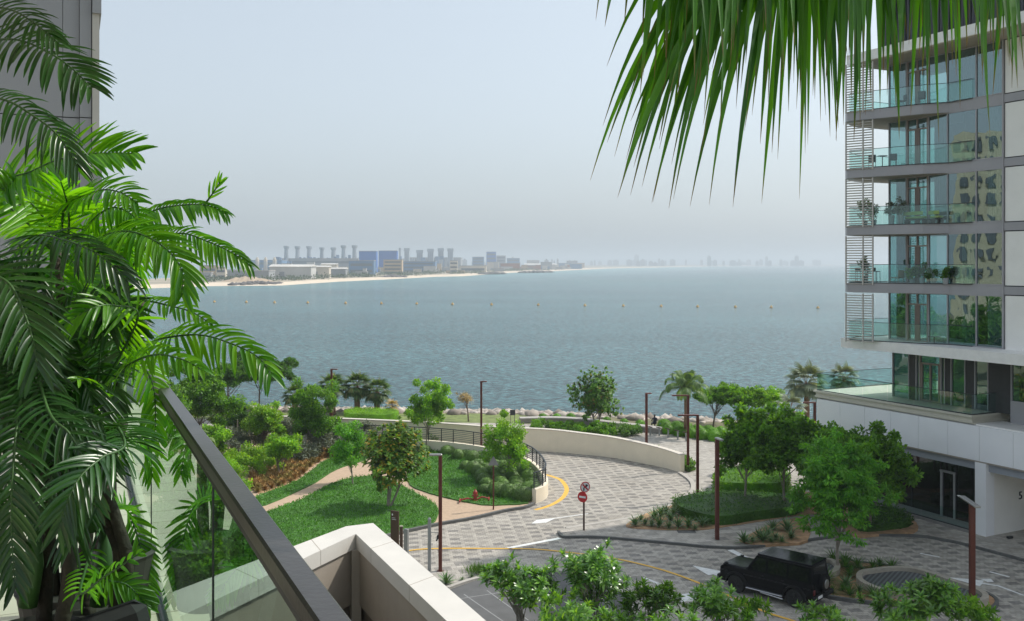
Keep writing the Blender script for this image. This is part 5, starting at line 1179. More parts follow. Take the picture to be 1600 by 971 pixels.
def fm(name, c): return solid('far_'+name, c, .85, var=.12, scale=.05)
def block(name, x0, x1, ytop, depth, mat, label, cat='building', rows=0, roof=None, dfac=.6, group=None, door=False):
    a, b = far_at(x0, depth), far_at(x1, depth); Y = (a.y+b.y)/2; xa, xb = (x0-800)*Y/F, (x1-800)*Y/F; top = H-(ytop-HY)*Y/F; W = xb-xa; D = max(6, W*dfac); zb = -.8
    t = empty(name, ((xa+xb)/2, Y, zb), label=label, cat=cat, group=group)
    MB().box(((xa+xb)/2, Y+D/2, (zb+top)/2), (W, D, top-zb)).build('wall', mat, t)
    if roof == 'pitch':
        hh = W*.03+1; m = MB(); m.add([(xa-1, Y-1, top), (xb+1, Y-1, top), (xb+1, Y+D+1, top), (xa-1, Y+D+1, top), (xa-1, Y+D/2, top+hh), (xb+1, Y+D/2, top+hh)], [(0, 1, 5, 4), (2, 3, 4, 5), (0, 4, 3), (1, 2, 5), (3, 2, 1, 0)]); m.build('roof', fm('pale_roof', (.55, .53, .49)), t)
    else:
        m = MB(); m.box(((xa+xb)/2, Y+D/2, top+.4), (W+.8, D+.8, .8)); m.build('roof_edge', fm('grey_roof', (.35, .34, .33)), t)
    if rows:
        h = top-zb
        for r in range(rows):
            m = MB(); m.box((xa+W*.5, Y-.1, zb+h*(r+.6)/(rows+.2)), (W*.86, .3, h/(rows+.2)*.4)); m.build('window_band', fm('window', (.12, .14, .16)), t)
    if door:
        m = MB(); m.box((xa+W*.3, Y-.15, zb+(top-zb)*.3), (W*.12, .3, (top-zb)*.6)); m.build('door', fm('door', (.22, .23, .25)), t)
    return t
TAN = fm('tan', (.50, .38, .24)); CRM = fm('cream', (.58, .52, .43)); GRY = fm('grey', (.30, .31, .32)); BLU = fm('blue', (.015, .12, .42)); LG = fm('light_grey', (.48, .47, .45)); DB = fm('dusty_blue', (.10, .20, .34)); RST = fm('rust', (.33, .14, .08))
block('warehouse', 421, 486, 417, 90, LG, 'long low grey warehouse directly behind the beach', roof='pitch', door=True)
block('warehouse', 486, 514, 417.5, 85, CRM, 'cream warehouse adjoining the long grey one', roof='pitch', door=True)
block('warehouse', 514, 540, 420.5, 85, GRY, 'small dark grey shed at the end of the warehouses', roof='pitch')
block('warehouse', 502, 526, 413.5, 330, CRM, 'pale roofed shed behind the warehouses', roof='pitch')
block('blue_hall', 561, 588, 393, 550, BLU, 'tall blue industrial hall, smaller left one of the pair')
block('blue_hall', 591.5, 620, 392.5, 600, BLU, 'tall blue industrial hall, right one of the pair')
block('office_block', 599, 628, 406.5, 190, TAN, 'square tan office block in front of the blue halls', rows=4)
block('shed', 312, 338, 416, 140, TAN, 'tan house group near the palms on the far shore', rows=2)
block('shed', 338, 352, 419, 120, CRM, 'small cream house on the far shore left of the warehouses', rows=2)
block('shed', 355, 420, 424, 60, GRY, 'low grey shed row on the far shore left of the warehouses')
block('process_plant', 545, 584, 408, 260, DB, 'dusty blue process plant with pipes under the left blue hall', rows=2)
block('process_plant', 628, 680, 409, 320, DB, 'dusty blue pipework plant right of the tan office block', rows=3)
block('office_block', 703, 715, 408, 130, CRM, 'cream cube building near the beach right of the pipework', rows=3)
block('warehouse', 718, 760, 416, 110, CRM, 'long cream low building by the beach', rows=1)
block('tower_block', 738, 756, 402, 900, DB, 'low bluish block standing behind the cream low building', rows=4)
block('tower_block', 776, 790, 400, 950, GRY, 'grey block right of the slim blue one', rows=4)
block('tower_block', 792, 812, 404, 900, DB, 'bluish low block before the distant curve of the beach', rows=3)
block('tower_block', 760, 775, 394, 1000, BLU, 'slim blue block in the distant cluster', rows=4)
block('shed', 782, 812, 412, 300, RST, 'rust coloured low shed on the distant shore')
block('warehouse', 820, 870, 414, 500, LG, 'pale long shed beside the curve of the distant beach', roof='pitch')
block('power_hall', 440, 560, 404.5, 900, GRY, 'long grey power station hall at the feet of the chimneys', rows=2)
block('power_hall', 640, 720, 403, 1100, GRY, 'grey power station hall under the right chimney group', rows=2)
block('power_hall', 370, 440, 407, 950, DB, 'bluish grey hall left of the chimneys', rows=2)
# chimneys
def chimney(x, ytop, w, depth, label, blocky=False):
    b = far_at(x, depth); top = H-(ytop-HY)*b.y/F; r = w*b.y/F/2
    t = empty('chimney', b, label=label, cat='chimney', group='power station chimneys'); z0 = b.z; h = top-z0; mm = fm('chimney', (.30, .34, .38))
    if blocky:
        MB().box((b.x, b.y, z0+h*.45), (r*1.5, r*1.5, h*.9)).build('stack', mm, t); MB().box((b.x, b.y, z0+h*.93), (r*1.75, r*1.75, h*.14)).build('collar', mm, t)
        m = MB()
        for k in (-1, 0, 1): m.box((b.x+k*r*.45, b.y-r*.78, z0+h*.5), (r*.1, r*.1, h*.8))
        m.build('rib', fm('chimney_rib', (.18, .21, .25)), t)
    else:
        MB().lathe(b, [(r*.98, 0), (r*.86, h*.5), (r*.74, h*.82), (r*.74, h*.9)], 14).build('stack', mm, t)
        MB().lathe(b+Vector((0, 0, h*.88)), [(r*.76, 0), (r*1.05, h*.06), (r*1.05, h*.12)], 14).build('collar', mm, t)
    MB().box((b.x, b.y-r*1.2, z0+h*.18), (r*3.2, r*3, h*.36)).build('boiler_house', mm, t)
    rq = random.Random(int(x)); m = MB()
    for k in range(9): w_ = rq.uniform(.3, 1.2)*r; hh = rq.uniform(.25, .62)*h; m.box((b.x+rq.uniform(-2.6, 2.6)*r, b.y-r*rq.uniform(2.8, 5), z0+hh/2), (w_, w_, hh))
    m.build('pipework', fm('dusty_blue', (.10, .20, .34)) if int(x) % 2 else mm, t)
cs = [(447.5, 384.5, 6.5, 'broad chimney at the left end of the power station'), (465, 385, 6.5, 'second chimney from the left end of the power station'), (483, 385, 6.5, 'third chimney from the left end of the power station'), (503, 387, 6, 'shorter chimney, fourth from the left of the power station'), (521, 387, 6.5, 'shorter chimney, fifth from the left of the power station'), (537, 383.5, 6.5, 'taller chimney left of the left blue hall'), (554, 383.5, 6.5, 'taller chimney right beside the left blue hall'),
      (625, 387.5, 4, 'thin chimney behind the tan office block'), (636, 388, 10, 'blocky chimney right after the right blue hall'), (656, 391, 12, 'blocky low chimney in the right chimney group'), (673, 389, 12, 'blocky chimney, middle of the right chimney group'), (689, 388, 11, 'blocky chimney right of the middle of the right group'), (704, 388.5, 11, 'last blocky chimney of the right chimney group')]
for i, (x, y, w_, lb) in enumerate(cs): chimney(x, y, w_*(1.35 if i < 7 else 1.0), 1000+(i % 2)*60, lb, i > 7)
# tanks
for i, (x, r_) in enumerate(((402, 3), (415, 3), (429, 3))):
    b = far_at(x, 500); rr_ = r_*b.y/F; t = empty('storage_tank', b, label=['white domed storage tank furthest from the chimneys', 'white domed storage tank between two others', 'white domed storage tank nearest the chimneys'][i], cat='tank')
    hz = H-(402-HY)*b.y/F-b.z; MB().lathe(b, [(rr_, 0), (rr_, hz*.75)], 16).build('shell', LG, t); MB().lathe(b+Vector((0, 0, hz*.75)), [(rr_*1.02, 0), (rr_*.8, hz*.15), (rr_*.3, hz*.25)], 16).build('dome', CRM, t)
# many small industrial sheds, poles and faint skyline
rr = random.Random(12)
for i in range(150):
    x = rr.uniform(300, 900); dep = rr.uniform(60, 900); w_ = rr.uniform(4, 20)*(1 if dep < 400 else 1.3); a = far_at(x, dep); base = HY+(H+.6)*F/a.y; top = base-rr.uniform(3, 8)*(2.0 if rr.random() < .22 else 1)
    block('low_shed', x, x+w_, top, dep, rr.choice([TAN, CRM, GRY, LG, DB, LG, GRY, RST]), 'small dusty low building scattered in the industrial area across the bay', group='low buildings of the industrial area', dfac=.4)
for i in range(70):
    x = rr.uniform(720, 1300); Y = rr.uniform(5200, 7500) if x > 900 else rr.uniform(3500, 5200); w_ = rr.uniform(2, 9); hh = rr.uniform(3, 8)*(1.9 if rr.random() < .12 else 1); X0 = (x-800)*Y/F; W = w_*Y/F; top = H+(hh-2)*Y/F
    m = MB(); m.box((X0, Y, top/2), (W, W*.6, top)); m.box((X0, Y, top+2), (W*.4, W*.3, 6)); tag(m.build('skyline_block', GRY), 'hazy block in the faint skyline on the horizon', 'building', 'faint skyline blocks on the horizon')
m = MB(); vs = []
for i, x in enumerate(range(880, 1320, 20)): Y = 7000+i*20; vs += [((x-800)*Y/F, Y, -2.6), ((x-800)*Y/F, Y+30, 3+3*math.sin(i*1.7)**2)]
m.add(vs, [(2*i, 2*i+2, 2*i+3, 2*i+1) for i in range(len(vs)//2-1)]); 
vs3 = [(v[0], v[1]+300, v[2]) for v in vs[1::2]]; 
m.build('far_coast', solid('scrubby_land', (.36, .31, .23)), kind='structure')
# stone groynes on the far beach
for i, (x0, x1, y) in enumerate(((366, 436, 446.3), (596, 632, 435.5), (748, 788, 429.5), (812, 862, 427))):
    rng = np.random.default_rng(90+i); n = 150; X, Yv, Z = [], [], []; a, b = G(x0, y, -2.5), G(x1, y-1, -2.5); V_, F_ = [], []
    for k in range(n):
        t_ = rng.random(); c = a.lerp(b, t_); s_ = (1.2+1.6*rng.random())*(a.y/800)**.5; V_.append(bv*(1+rng.normal(0, .15, bv.shape))*s_*[1.5, 1.2, .8]+[c.x, c.y+rng.normal(0, 5), -2.3+rng.random()*2*(1-abs(2*t_-1))]); F_.append(bf+k*len(bv))
    arr_mesh('stone_groyne', np.concatenate(V_), np.concatenate(F_), fm('groyne_rock', (.10, .09, .085)), kind='stuff', label=['long dark rock groyne at the near end of the far beach', 'short rock groyne below the tan office block', 'rock groyne below the cream low building', 'faint rock groyne at the far curve of the beach'][i])
# dusty trees along the far shore
rng = np.random.default_rng(77); C = []
for k in range(230):
    x = rng.uniform(300, 870); a = far_at(x, rng.choice([20, 60, 200, 420])); c = np.array([a.x, a.y, rng.uniform(0, 3)]); C.append(c+rng.normal(0, 1, (40, 3))*[5, 3, 1.1])
C = np.concatenate(C); V, Fq = rhomb(C, rng.normal(size=C.shape), rng.normal(size=C.shape)+[0, -1, .5], rng.uniform(1.2, 2.4, len(C)), np.full(len(C), 1.3)); arr_mesh('far_trees', V, Fq, leafmat('leaf_far', (.05, .08, .04), (.09, .13, .06), trans=.1), kind='stuff', label='dusty low trees between the buildings across the bay')
# sandy bank at the near left end of the beach
rng = np.random.default_rng(3); a, b = far_at(345, 5), far_at(420, 5); m = MB(); prof = 16; vs = []
for i in range(prof):
    t_ = i/(prof-1); c = a.lerp(b, t_); h = 4.5*math.sin(math.pi*t_)**.7*(1+.15*math.sin(i*2.1)); vs += [(c.x, c.y-4, -1), (c.x, c.y+6, -.8+h), (c.x, c.y+30, -.8)]
m.add(vs, [f for i in range(prof-1) for f in ((i*3, i*3+3, i*3+4, i*3+1), (i*3+1, i*3+4, i*3+5, i*3+2))]); m.build('sand_bank', fm('bank', (.42, .32, .22)), kind='structure')
# ================================================================ our balcony and its surroundings
FZ = H-1.75; RZ = H-.60
rd = Vector((-.4154, .9096, 0)); rn = Vector((.9096, .4154, 0)); r0 = Vector((-.232, 1.47, 0))
def RP(s, off=0, z=FZ): return Vector((r0.x+rd.x*s+rn.x*off, r0.y+rd.y*s+rn.y*off, z))
def rb(m, s0, s1, o0, o1, z0, z1):
    q = [RP(s0, o0), RP(s1, o0), RP(s1, o1), RP(s0, o1)]; m.prism([(p.x, p.y) for p in q], z0, z1); return m
# floor tiles
mt, t_, o_ = nodes('cream_floor_tiles'); cc = coords(t_, (1, 1, 1), (0, 0, -math.atan2(rn.y, rn.x)))
bk = N(t_, 'ShaderNodeTexBrick'); bk.offset = .5; bk.inputs['Color1'].default_value = (.60, .53, .43, 1); bk.inputs['Color2'].default_value = (.66, .59, .48, 1); bk.inputs['Mortar'].default_value = (.28, .22, .16, 1)
bk.inputs['Scale'].default_value = 1; bk.inputs['Mortar Size'].default_value = .004; bk.inputs['Brick Width'].default_value = 1.2; bk.inputs['Row Height'].default_value = .3; t_.links.new(cc, bk.inputs['Vector'])
pp = N(t_, 'ShaderNodeBsdfPrincipled', Roughness=.55); t_.links.new(bk.outputs['Color'], pp.inputs['Base Color']); t_.links.new(pp.outputs[0], o_.inputs[0])
m = MB(); rb(m, -6, 11.6, -9, .08, FZ-.35, FZ); m.build('balcony_floor', mt, kind='structure')
DRK = solid('bronze_handrail', (.075, .068, .062), .33, .55, var=.08, scale=9, bump=.05, bscale=60)
NG = glass('railing_glass', (.62, .80, .70), refl=.0, ior=1.5, gl=(.85, .95, .89))
t = empty('glass_railing', RP(0, 0, FZ), label='dark bronze handrail on green tinted glass panels along our balcony', cat='railing')
m = MB(); c = RP(5.3, 0, RZ-.02); m.rbox((c.x, c.y, RZ-.022), (12.6, .058, .044), .006, math.atan2(rd.y, rd.x)); m.build('handrail', DRK, t)
m = MB(); m.rbox((c.x, c.y, RZ-.062), (12.6, .03, .035), .003, math.atan2(rd.y, rd.x)); m.build('glass_clamp', solid('black_channel', (.03, .03, .03), .5), t)
for a, b in ((-1.0, 1.7), (1.712, 4.35), (4.362, 7.4), (7.412, 11.5)):
    m = MB(); p, q = RP(a, 0), RP(b, 0); m.add([(p.x, p.y, FZ+.02), (q.x, q.y, FZ+.02), (q.x, q.y, RZ-.05), (p.x, p.y, RZ-.05)], [(3, 2, 1, 0)]); m.build('glass_pane', NG, t)
    m = MB(); e = RP(b+.006, 0); m.box((e.x, e.y, (FZ+RZ-.08)/2+.02), (.012, .006, RZ-FZ-.14), math.atan2(rd.y, rd.x)); m.build('glass_joint', METAL, t)
m = MB(); rb(m, -1, 11.5, -.015, .04, FZ, FZ+.012); m.build('base_channel', METAL, t)
# canopy slab added out of view above the near railing to shade upper fronds
m = MB(); rb(m, -5, 3.3, -6, -.02, FZ+3.12, FZ+3.4); tag(m.build('shade_slab', WSLAB), 'added pale slab out of sight over the near railing, shading the upper palm fronds', 'blocker')
# grey panelled wall of our building
t = empty('side_wall', RP(11.6, -.4, FZ), label='grey panelled wall of our own building beyond the palms', cat='wall')
GW = solid('grey_wall_panel', (.27, .275, .285), .6, var=.03, scale=.5)
def wx(px, s=11.6):   # offset of picture column px on the wall plane
    k = (px-800)/F; b = RP(s, 0); return (k*b.y-b.x)/(rn.x-k*rn.y)
z0, z1 = FZ-3, FZ+6.6; e = [-60, 96.8, 99, 123, 125, 142]
oA = wx(155)
zj = P(60, 181, RP(11.6, wx(60)).y).z
m = MB(); rb(m, 11.75, 12.4, -9, oA-.02, z0-10, z1); m.build('wall_core', DARK, t)
cols = [wx(-400), wx(-150), wx(98), wx(124), wx(143)]
for a, b in zip(cols[:-1], cols[1:]):
    for za, zb in ((FZ+.01, zj-.006), (zj+.006, z1)):
        m = MB(); fwd = .06 if a == cols[-2] else 0; rb(m, 11.6-fwd, 11.76, a+.003, b-.003, za, zb); m.build('wall_panel', GW, t)
m = MB(); rb(m, 11.5, 12.3, wx(144), oA, z0-10, z1); m.build('corner_pier', solid('pale_pier', (.45, .43, .39), .7, var=.06), t)
m = MB(); rb(m, 11.47, 12.35, wx(147), wx(159), P(150, 300, 12).z-.5, P(150, 266, 12).z); m.build('pier_ledge', GW, t)
m = MB(); rb(m, 11.46, 12.35, wx(144), wx(158), P(150, 26, 12).z, z1); m.build('pier_head', GW, t)
# outdoor sofa and chair on the balcony
t = empty('outdoor_sofa', RP(5.2, -1.9, FZ), label='low outdoor sofa with white cushions behind the potted palms', cat='sofa')
WC = solid('white_cushion', (.66, .65, .61), .9, var=.04); a = math.atan2(rd.y, rd.x)
c = RP(5.4, -2.0); MB().rbox((c.x, c.y, FZ+.16), (1.9, .85, .14), .03, a).build('frame', solid('pale_wood', (.42, .36, .28), .7), t)
for k in (-.47, .47): c = RP(5.4+k, -1.96); MB().rbox((c.x, c.y, FZ+.31), (.92, .78, .16), .05, a).build('seat_cushion', WC, t)
for k in (-.47, .47): c = RP(5.4+k, -2.36); MB().rbox((c.x, c.y, FZ+.58), (.9, .18, .42), .07, a).build('back_cushion', WC, t)
for k in (-.85, .85):
    for q in (-2.3, -1.7): c = RP(5.4+k, q); MB().box((c.x, c.y, FZ+.05), (.06, .06, .1), a).build('leg', solid('pale_wood', (.42, .36, .28)), t)
c = RP(1.9, -.55); t = empty('wicker_chair', (c.x, c.y, FZ), label='dark chair whose back corner shows at the bottom edge beside the glass', cat='chair')
CB = solid('black_fabric', (.02, .02, .021), .8, var=.15)
c = P(140, 1165, 3.0); a2 = R(20)
MB().rbox((c.x-.03, c.y, FZ+.485), (.46, .07, .30), .03, a2, Matrix.Rotation(a2, 4, 'Z') @ Matrix.Rotation(R(-14), 4, 'Y')).build('backrest', CB, t)
MB().rbox((c.x-.05, c.y-.28, FZ+.34), (.48, .50, .08), .03, a2).build('seat', CB, t)
for sx_ in (-.2, .2):
    for sy_ in (-.48, -.06): MB().box((c.x-.05+sx_, c.y+sy_, FZ+.16), (.035, .035, .32), a2).build('leg', METAL, t)
# ---------------- white capped parapet one storey down
e_ = 4.5; ZC = H-e_
ap_out = G(583, 817.5, ZC); ap_in = G(556, 834.5, ZC); kn_out = G(541, 822.5, ZC)
dl = Vector((.55, 1, 0)).normalized()
L_out = kn_out-dl*6; 
R_out = ap_out-rd*14.5; R_in = ap_in-rd*14
kin = G(548, 837, ZC); L_in = G(548, 839, ZC)-Vector((.62, 1, 0)).normalized()*6
L_in = G(470, 878, ZC)+(G(470, 878, ZC)-G(548, 842, ZC)).normalized()*4
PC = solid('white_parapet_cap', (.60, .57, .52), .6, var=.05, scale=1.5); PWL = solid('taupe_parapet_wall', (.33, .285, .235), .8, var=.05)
t = empty('roof_parapet', (ap_in.x, ap_in.y, ZC-1.5), label='white capped taupe parapet with a pointed corner below our balcony', cat='parapet')
poly = [ap_out, kn_out, L_out, L_in, ap_in, R_in, R_out]
MB().prism([(p.x, p.y) for p in poly], ZC-.24, ZC).build('coping', PC, t)
for k in range(6):
    a_ = ap_out-rd*(1.2+k*1.9); b_ = ap_in-rd*(.9+k*1.9); m = MB(); m.strip([(a_.x, a_.y), (b_.x, b_.y)], .012, ZC-.235, ZC+.0015); m.build('coping_joint', PWL, t)
for k in range(3):
    a_ = kn_out-dl*(.9+k*1.7); b_ = ap_in.lerp(L_in, (.18+.27*k)); m = MB(); m.strip([(a_.x, a_.y), (b_.x, b_.y)], .012, ZC-.235, ZC+.0015); m.build('coping_joint', PWL, t)
cen = (L_in+R_in)/2
def inset(p, d): return p
poly2 = [ap_out+Vector((-.06, -.12, 0)), kn_out+Vector((.0, -.12, 0)), L_out+Vector((.1, -.1, 0)), L_in+Vector((-.05, .03, 0)), ap_in+Vector((-.0, .07, 0)), R_in+Vector((.07, .03, 0)), R_out+Vector((-.1, 0, 0))]
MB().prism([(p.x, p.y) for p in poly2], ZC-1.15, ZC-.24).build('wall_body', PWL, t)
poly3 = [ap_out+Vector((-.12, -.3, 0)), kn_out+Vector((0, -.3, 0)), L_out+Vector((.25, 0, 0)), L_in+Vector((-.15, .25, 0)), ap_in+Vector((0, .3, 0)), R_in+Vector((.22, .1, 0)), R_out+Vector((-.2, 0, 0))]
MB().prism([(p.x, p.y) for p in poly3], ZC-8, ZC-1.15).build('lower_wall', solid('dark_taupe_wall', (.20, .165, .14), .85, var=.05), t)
m = MB(); m.box((ap_in.x+.0, ap_in.y-.05, ZC-.24-1.2), (.16, .16, 2.4), .4); m.build('corner_post', PWL, t)
# metal grille of the roof opening
g = empty('roof_grille', (R_in.x, R_in.y, ZC-2), label='metal framed grille with rusty fittings in the recess below the parapet', cat='grille')
rr = random.Random(8); GF = solid('galvanised', (.22, .22, .21), .5, .6, var=.2); RU = solid('rusty_fitting', (.30, .16, .07), .7, var=.3)
for k in range(9):
    p = ap_in-rd*(2.1+k*.55)-rn*.05; MB().box((p.x, p.y, ZC-1.75), (.07, .07, 1.1), .4).build('upright', GF, g)
    m = MB(); c = ap_in-rd*(2.35+k*.55)-rn*.02
    for j in range(6): m.tube([c+Vector((rr.uniform(-.1, .1), rr.uniform(-.1, .1), -1.35-.12*j)), c+Vector((rr.uniform(-.15, .1), rr.uniform(-.15, .1), -1.45-.12*j))], .022, 5)
    m.build('fitting', RU if k % 2 else GF, g)
for z in (-1.25, -1.8, -2.3):
    a_, b_ = ap_in-rd*2-rn*.06, ap_in-rd*7-rn*.06; m = MB(); m.strip([(a_.x, a_.y), (b_.x, b_.y)], .06, ZC+z-.05, ZC+z); m.build('rail', GF, g)
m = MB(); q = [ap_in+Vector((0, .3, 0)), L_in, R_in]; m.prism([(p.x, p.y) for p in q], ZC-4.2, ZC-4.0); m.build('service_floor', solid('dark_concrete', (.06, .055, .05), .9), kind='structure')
# ================================================================ potted palms
PL = leafmat('leaf_potted_palm', (.04, .185, .006), (.17, .43, .018), trans=.5, rough=.33, spec=.6)
PL_SHADE = leafmat('leaf_palm_shade', (.010, .048, .010), (.030, .11, .016), trans=.3, rough=.3, spec=.7)  # darker copy of the palm leaf, shade of the clump put into its colour
PST = solid('palm_stem_green', (.05, .12, .03), .45, var=.25, scale=5); PTR = solid('palm_stem_dark', (.035, .028, .018), .8, var=.4, scale=12, bump=.5)
POT = solid('dark_pot', (.05, .045, .04), .6)
def frond(parent, pts, nl, Lm, rng, W=.017, droop=.35, ang=(75, 30), roll=0.0, start=.12, face=None, sides=(1, 1), curl=.2, mat=None):
    """one feathered leaf along a curved midrib"""
    sp = spline(pts, 10); seg = [0]; 
    for a, b in zip(sp[:-1], sp[1:]): seg.append(seg[-1]+(b-a).length)
    tot = seg[-1]; arr = np.array([tuple(p) for p in sp]); sg = np.array(seg)/tot
    def at(t): return np.array([np.interp(t, sg, arr[:, i]) for i in range(3)])
    Vs, Fs, o = [], [], 0; fc = np.array(face) if face is not None else None
    for k in range(nl):
        t = start+(1-start)*(k+.5)/nl; p = at(t); tg = norm(at(min(1, t+.02))-at(max(0, t-.02)))
        up = np.array([0, 0, 1.0]) if fc is None else fc
        s = norm(np.cross(tg, up)); nn = norm(np.cross(s, tg))
        if roll: s, nn = s*math.cos(roll)+nn*math.sin(roll), nn*math.cos(roll)-s*math.sin(roll)
        A = R(ang[0]+(ang[1]-ang[0])*t**1.3); prof = (math.sin(math.pi*min(1, (.12+.88*t))**.9))**.55 if t < .97 else .35
        prof = max(.28, min(1, 1.15*math.sin(math.pi*(.14+.80*t))**.6))
        for side in (-1, 1):
            if not sides[0 if side < 0 else 1]: continue
            L = Lm*prof*rng.uniform(.9, 1.08); a_ = A+rng.normal(0, .07)
            d = tg*math.cos(a_)+s*side*math.sin(a_)+nn*rng.normal(.12, .10); d = norm(d); wv_ = norm(np.cross(nn, d)); ns = 6; rows = []
            dr = droop*rng.uniform(.7, 1.3)
            for i in range(ns+1):
                u = i/ns; c = p+d*L*u+np.array([0, 0, -1.0])*dr*L*u*u+tg*curl*L*u*u*.5; w_ = W*.78*(.35+.65*math.sin(math.pi*min(1, u*.9+.12))**.7) if u < .99 else W*.12
                if i == ns: w_ = W*.1
                e = nn*w_*.28*(1 if i else .5); rows += [c-wv_*w_*.5+e, c, c+wv_*w_*.5+e]
            Vs.append(np.array(rows)); F_ = []
            for i in range(ns):
                b = o+i*3; F_ += [(b, b+1, b+4, b+3), (b+1, b+2, b+5, b+4)]
            Fs += F_; o += (ns+1)*3
    ob = arr_mesh('frond', np.concatenate(Vs), np.array(Fs), mat or PL, parent, smooth=False)
    n = len(sp); MB().tube(sp, [.0052*(1-.8*i/n)+.0008 for i in range(n)], 6, cap=False).build('midrib', PST, ob, smooth=True)
    return ob
CAMV = np.array([0, -1, .0])
stems = [  # x px, depth, top px y
    (104, 4.25, 395), (50, 3.7, 540), (150, 3.9, 620), (175, 4.75, 470)]
plants = []
for i, (x, Y, yt) in enumerate(stems):
    b = Vector(((x-800)*Y/F, Y, FZ)); t = empty('potted_palm', b, label=['tallest potted palm with the highest arching fronds against the grey wall', 'potted palm at the very edge with glossy hanging fronds coloured dark for shade', 'potted palm with low drooping fronds nearest the glass panels', 'potted palm reaching over the far end of the handrail'][i], cat='potted palm', group='potted palms on the balcony')
    plants.append((t, b, x, Y, yt)); rng = np.random.default_rng(200+i)
    MB().lathe(b, [(.15, 0), (.20, .30), (.21, .32), (.19, .33), (.18, .30)], 20).build('pot', POT, t, smooth=False)
    top = P(x, yt, Y); m = MB()
    nst = 3
    for k in range(nst):
        o1 = Vector((rng.normal(0, .05), rng.normal(0, .05), 0)); o2 = Vector((rng.normal(0, .10), rng.normal(0, .10), -.12*k)); pts = spline([b+o1+Vector((0, 0, .25)), b.lerp(top, .5)+o1*1.6, top+o2], 4); m.tube(pts, [.034-.018*j/len(pts) for j in range(len(pts))], 8)
    m.build('trunk', PTR, t, smooth=True)
    m = MB()
    for k in range(2): p = b.lerp(top, .3+.25*k)+Vector((rng.normal(0, .03), 0, 0)); m.tube([p, p+Vector((.02, 0, .15)), p+Vector((.03, 0, .34))], [.036, .04, .016], 8)
    m.build('leaf_sheath', PST, t, smooth=True)
def fpx(pi, pts, nl, Lpx, seed, W=9, droop=.3, roll=0.0, ang=(75, 32), face=None, start=.1, sides=(1, 1), curl=.2):
    """pts: (x, y, depth) along the midrib"""
    nl = int(nl*1.12); t, b, x, Y, yt = plants[pi]; rng = np.random.default_rng(seed); P3_ = [P(a, c, d) for a, c, d in pts]; Ym = sum(d for a, c, d in pts)/len(pts)
    return frond(t, P3_, nl, Lpx*Ym/F, rng, W*Ym/F, droop, ang, roll, start, face if face is not None else (.35, -.78, .55), sides, curl, PL_SHADE if (pi == 1 or seed in (1, 2, 10, 18, 24)) else PL)
fpx(0, [(-60, 70, 3.9), (20, 62, 3.8), (75, 82, 3.7), (118, 112, 3.65), (143, 140, 3.6)], 24, 72, 1, 10, .25)
fpx(0, [(-60, 10, 3.7), (10, 14, 3.6), (50, 34, 3.5), (92, 68, 3.45)], 20, 50, 2, 8, .35)
fpx(1, [(-60, 150, 3.6), (5, 156, 3.5), (50, 180, 3.45), (90, 212, 3.4), (122, 262, 3.4)], 24, 52, 3, 8, .5)
fpx(0, [(104, 400, 4.25), (-5, 300, 4.1), (50, 268, 4.0), (92, 250, 3.95), (150, 240, 3.9), (214, 240, 3.85)], 38, 78, 4, 10, .12, start=.35)
fpx(0, [(104, 400, 4.25), (108, 350, 4.0), (104, 315, 3.8), (95, 285, 3.65)], 20, 78, 5, 9, .15, ang=(70, 20))
fpx(0, [(104, 395, 4.25), (60, 330, 4.1), (20, 300, 4.0), (-30, 290, 4)], 20, 70, 6, 9, .3)
fpx(3, [(175, 470, 4.75), (190, 370, 4.5), (235, 332, 4.4), (285, 321, 4.35), (325, 322, 4.3), (354, 334, 4.3)], 36, 34, 7, 7, .55, start=.35)
fpx(3, [(318, 322, 4.32), (330, 306, 4.32), (345, 283, 4.32)], 4, 26, 77, 5, .0, ang=(35, 15), start=.2)
fpx(0, [(104, 410, 4.25), (150, 375, 3.9), (200, 362, 3.7), (250, 382, 3.6), (283, 420, 3.55), (284, 462, 3.55)], 34, 62, 8, 10, .30, start=.3)
fpx(3, [(175, 470, 4.75), (230, 385, 4.5), (280, 365, 4.4), (325, 378, 4.35), (362, 395, 4.3), (392, 416, 4.3)], 34, 38, 9, 7, .5, start=.3)
fpx(0, [(104, 410, 4.25), (60, 370, 3.7), (110, 378, 3.5), (160, 402, 3.4), (200, 440, 3.4)], 28, 60, 10, 9, .45, start=.25)
fpx(1, [(50, 540, 3.7), (-40, 430, 3.0), (10, 440, 2.9), (38, 490, 2.85), (52, 535, 2.8), (58, 572, 2.8)], 32, 95, 11, 11, .2, start=.3)
fpx(2, [(150, 620, 3.9), (215, 500, 3.6), (180, 478, 3.5), (145, 482, 3.4), (105, 505, 3.4)], 22, 56, 12, 9, .3, start=.35)
fpx(3, [(175, 470, 4.75), (225, 470, 4.4), (265, 478, 4.3), (300, 488, 4.25), (332, 508, 4.2)], 26, 30, 13, 7, .3)
fpx(3, [(175, 520, 4.75), (215, 540, 4.2), (260, 528, 3.9), (315, 524, 3.8), (368, 540, 3.7), (405, 560, 3.65), (424, 588, 3.6)], 36, 60, 14, 9, .45, start=.28)
fpx(2, [(150, 620, 3.9), (195, 575, 3.6), (240, 555, 3.5), (285, 562, 3.45), (318, 580, 3.4)], 24, 40, 15, 9, .4)
fpx(2, [(150, 620, 3.9), (140, 600, 3.6), (128, 592, 3.4), (112, 598, 3.35)], 9, 34, 16, 8, .3)
fpx(1, [(50, 540, 3.7), (30, 640, 3.3), (20, 740, 3.1), (18, 830, 3.1), (24, 920, 3.1)], 34, 62, 17, 10, .25, start=.2)
fpx(2, [(150, 620, 3.9), (195, 690, 3.3), (160, 715, 3.1), (126, 745, 3.0), (103, 790, 2.95), (92, 832, 2.95)], 34, 74, 18, 9, .25, start=.3)
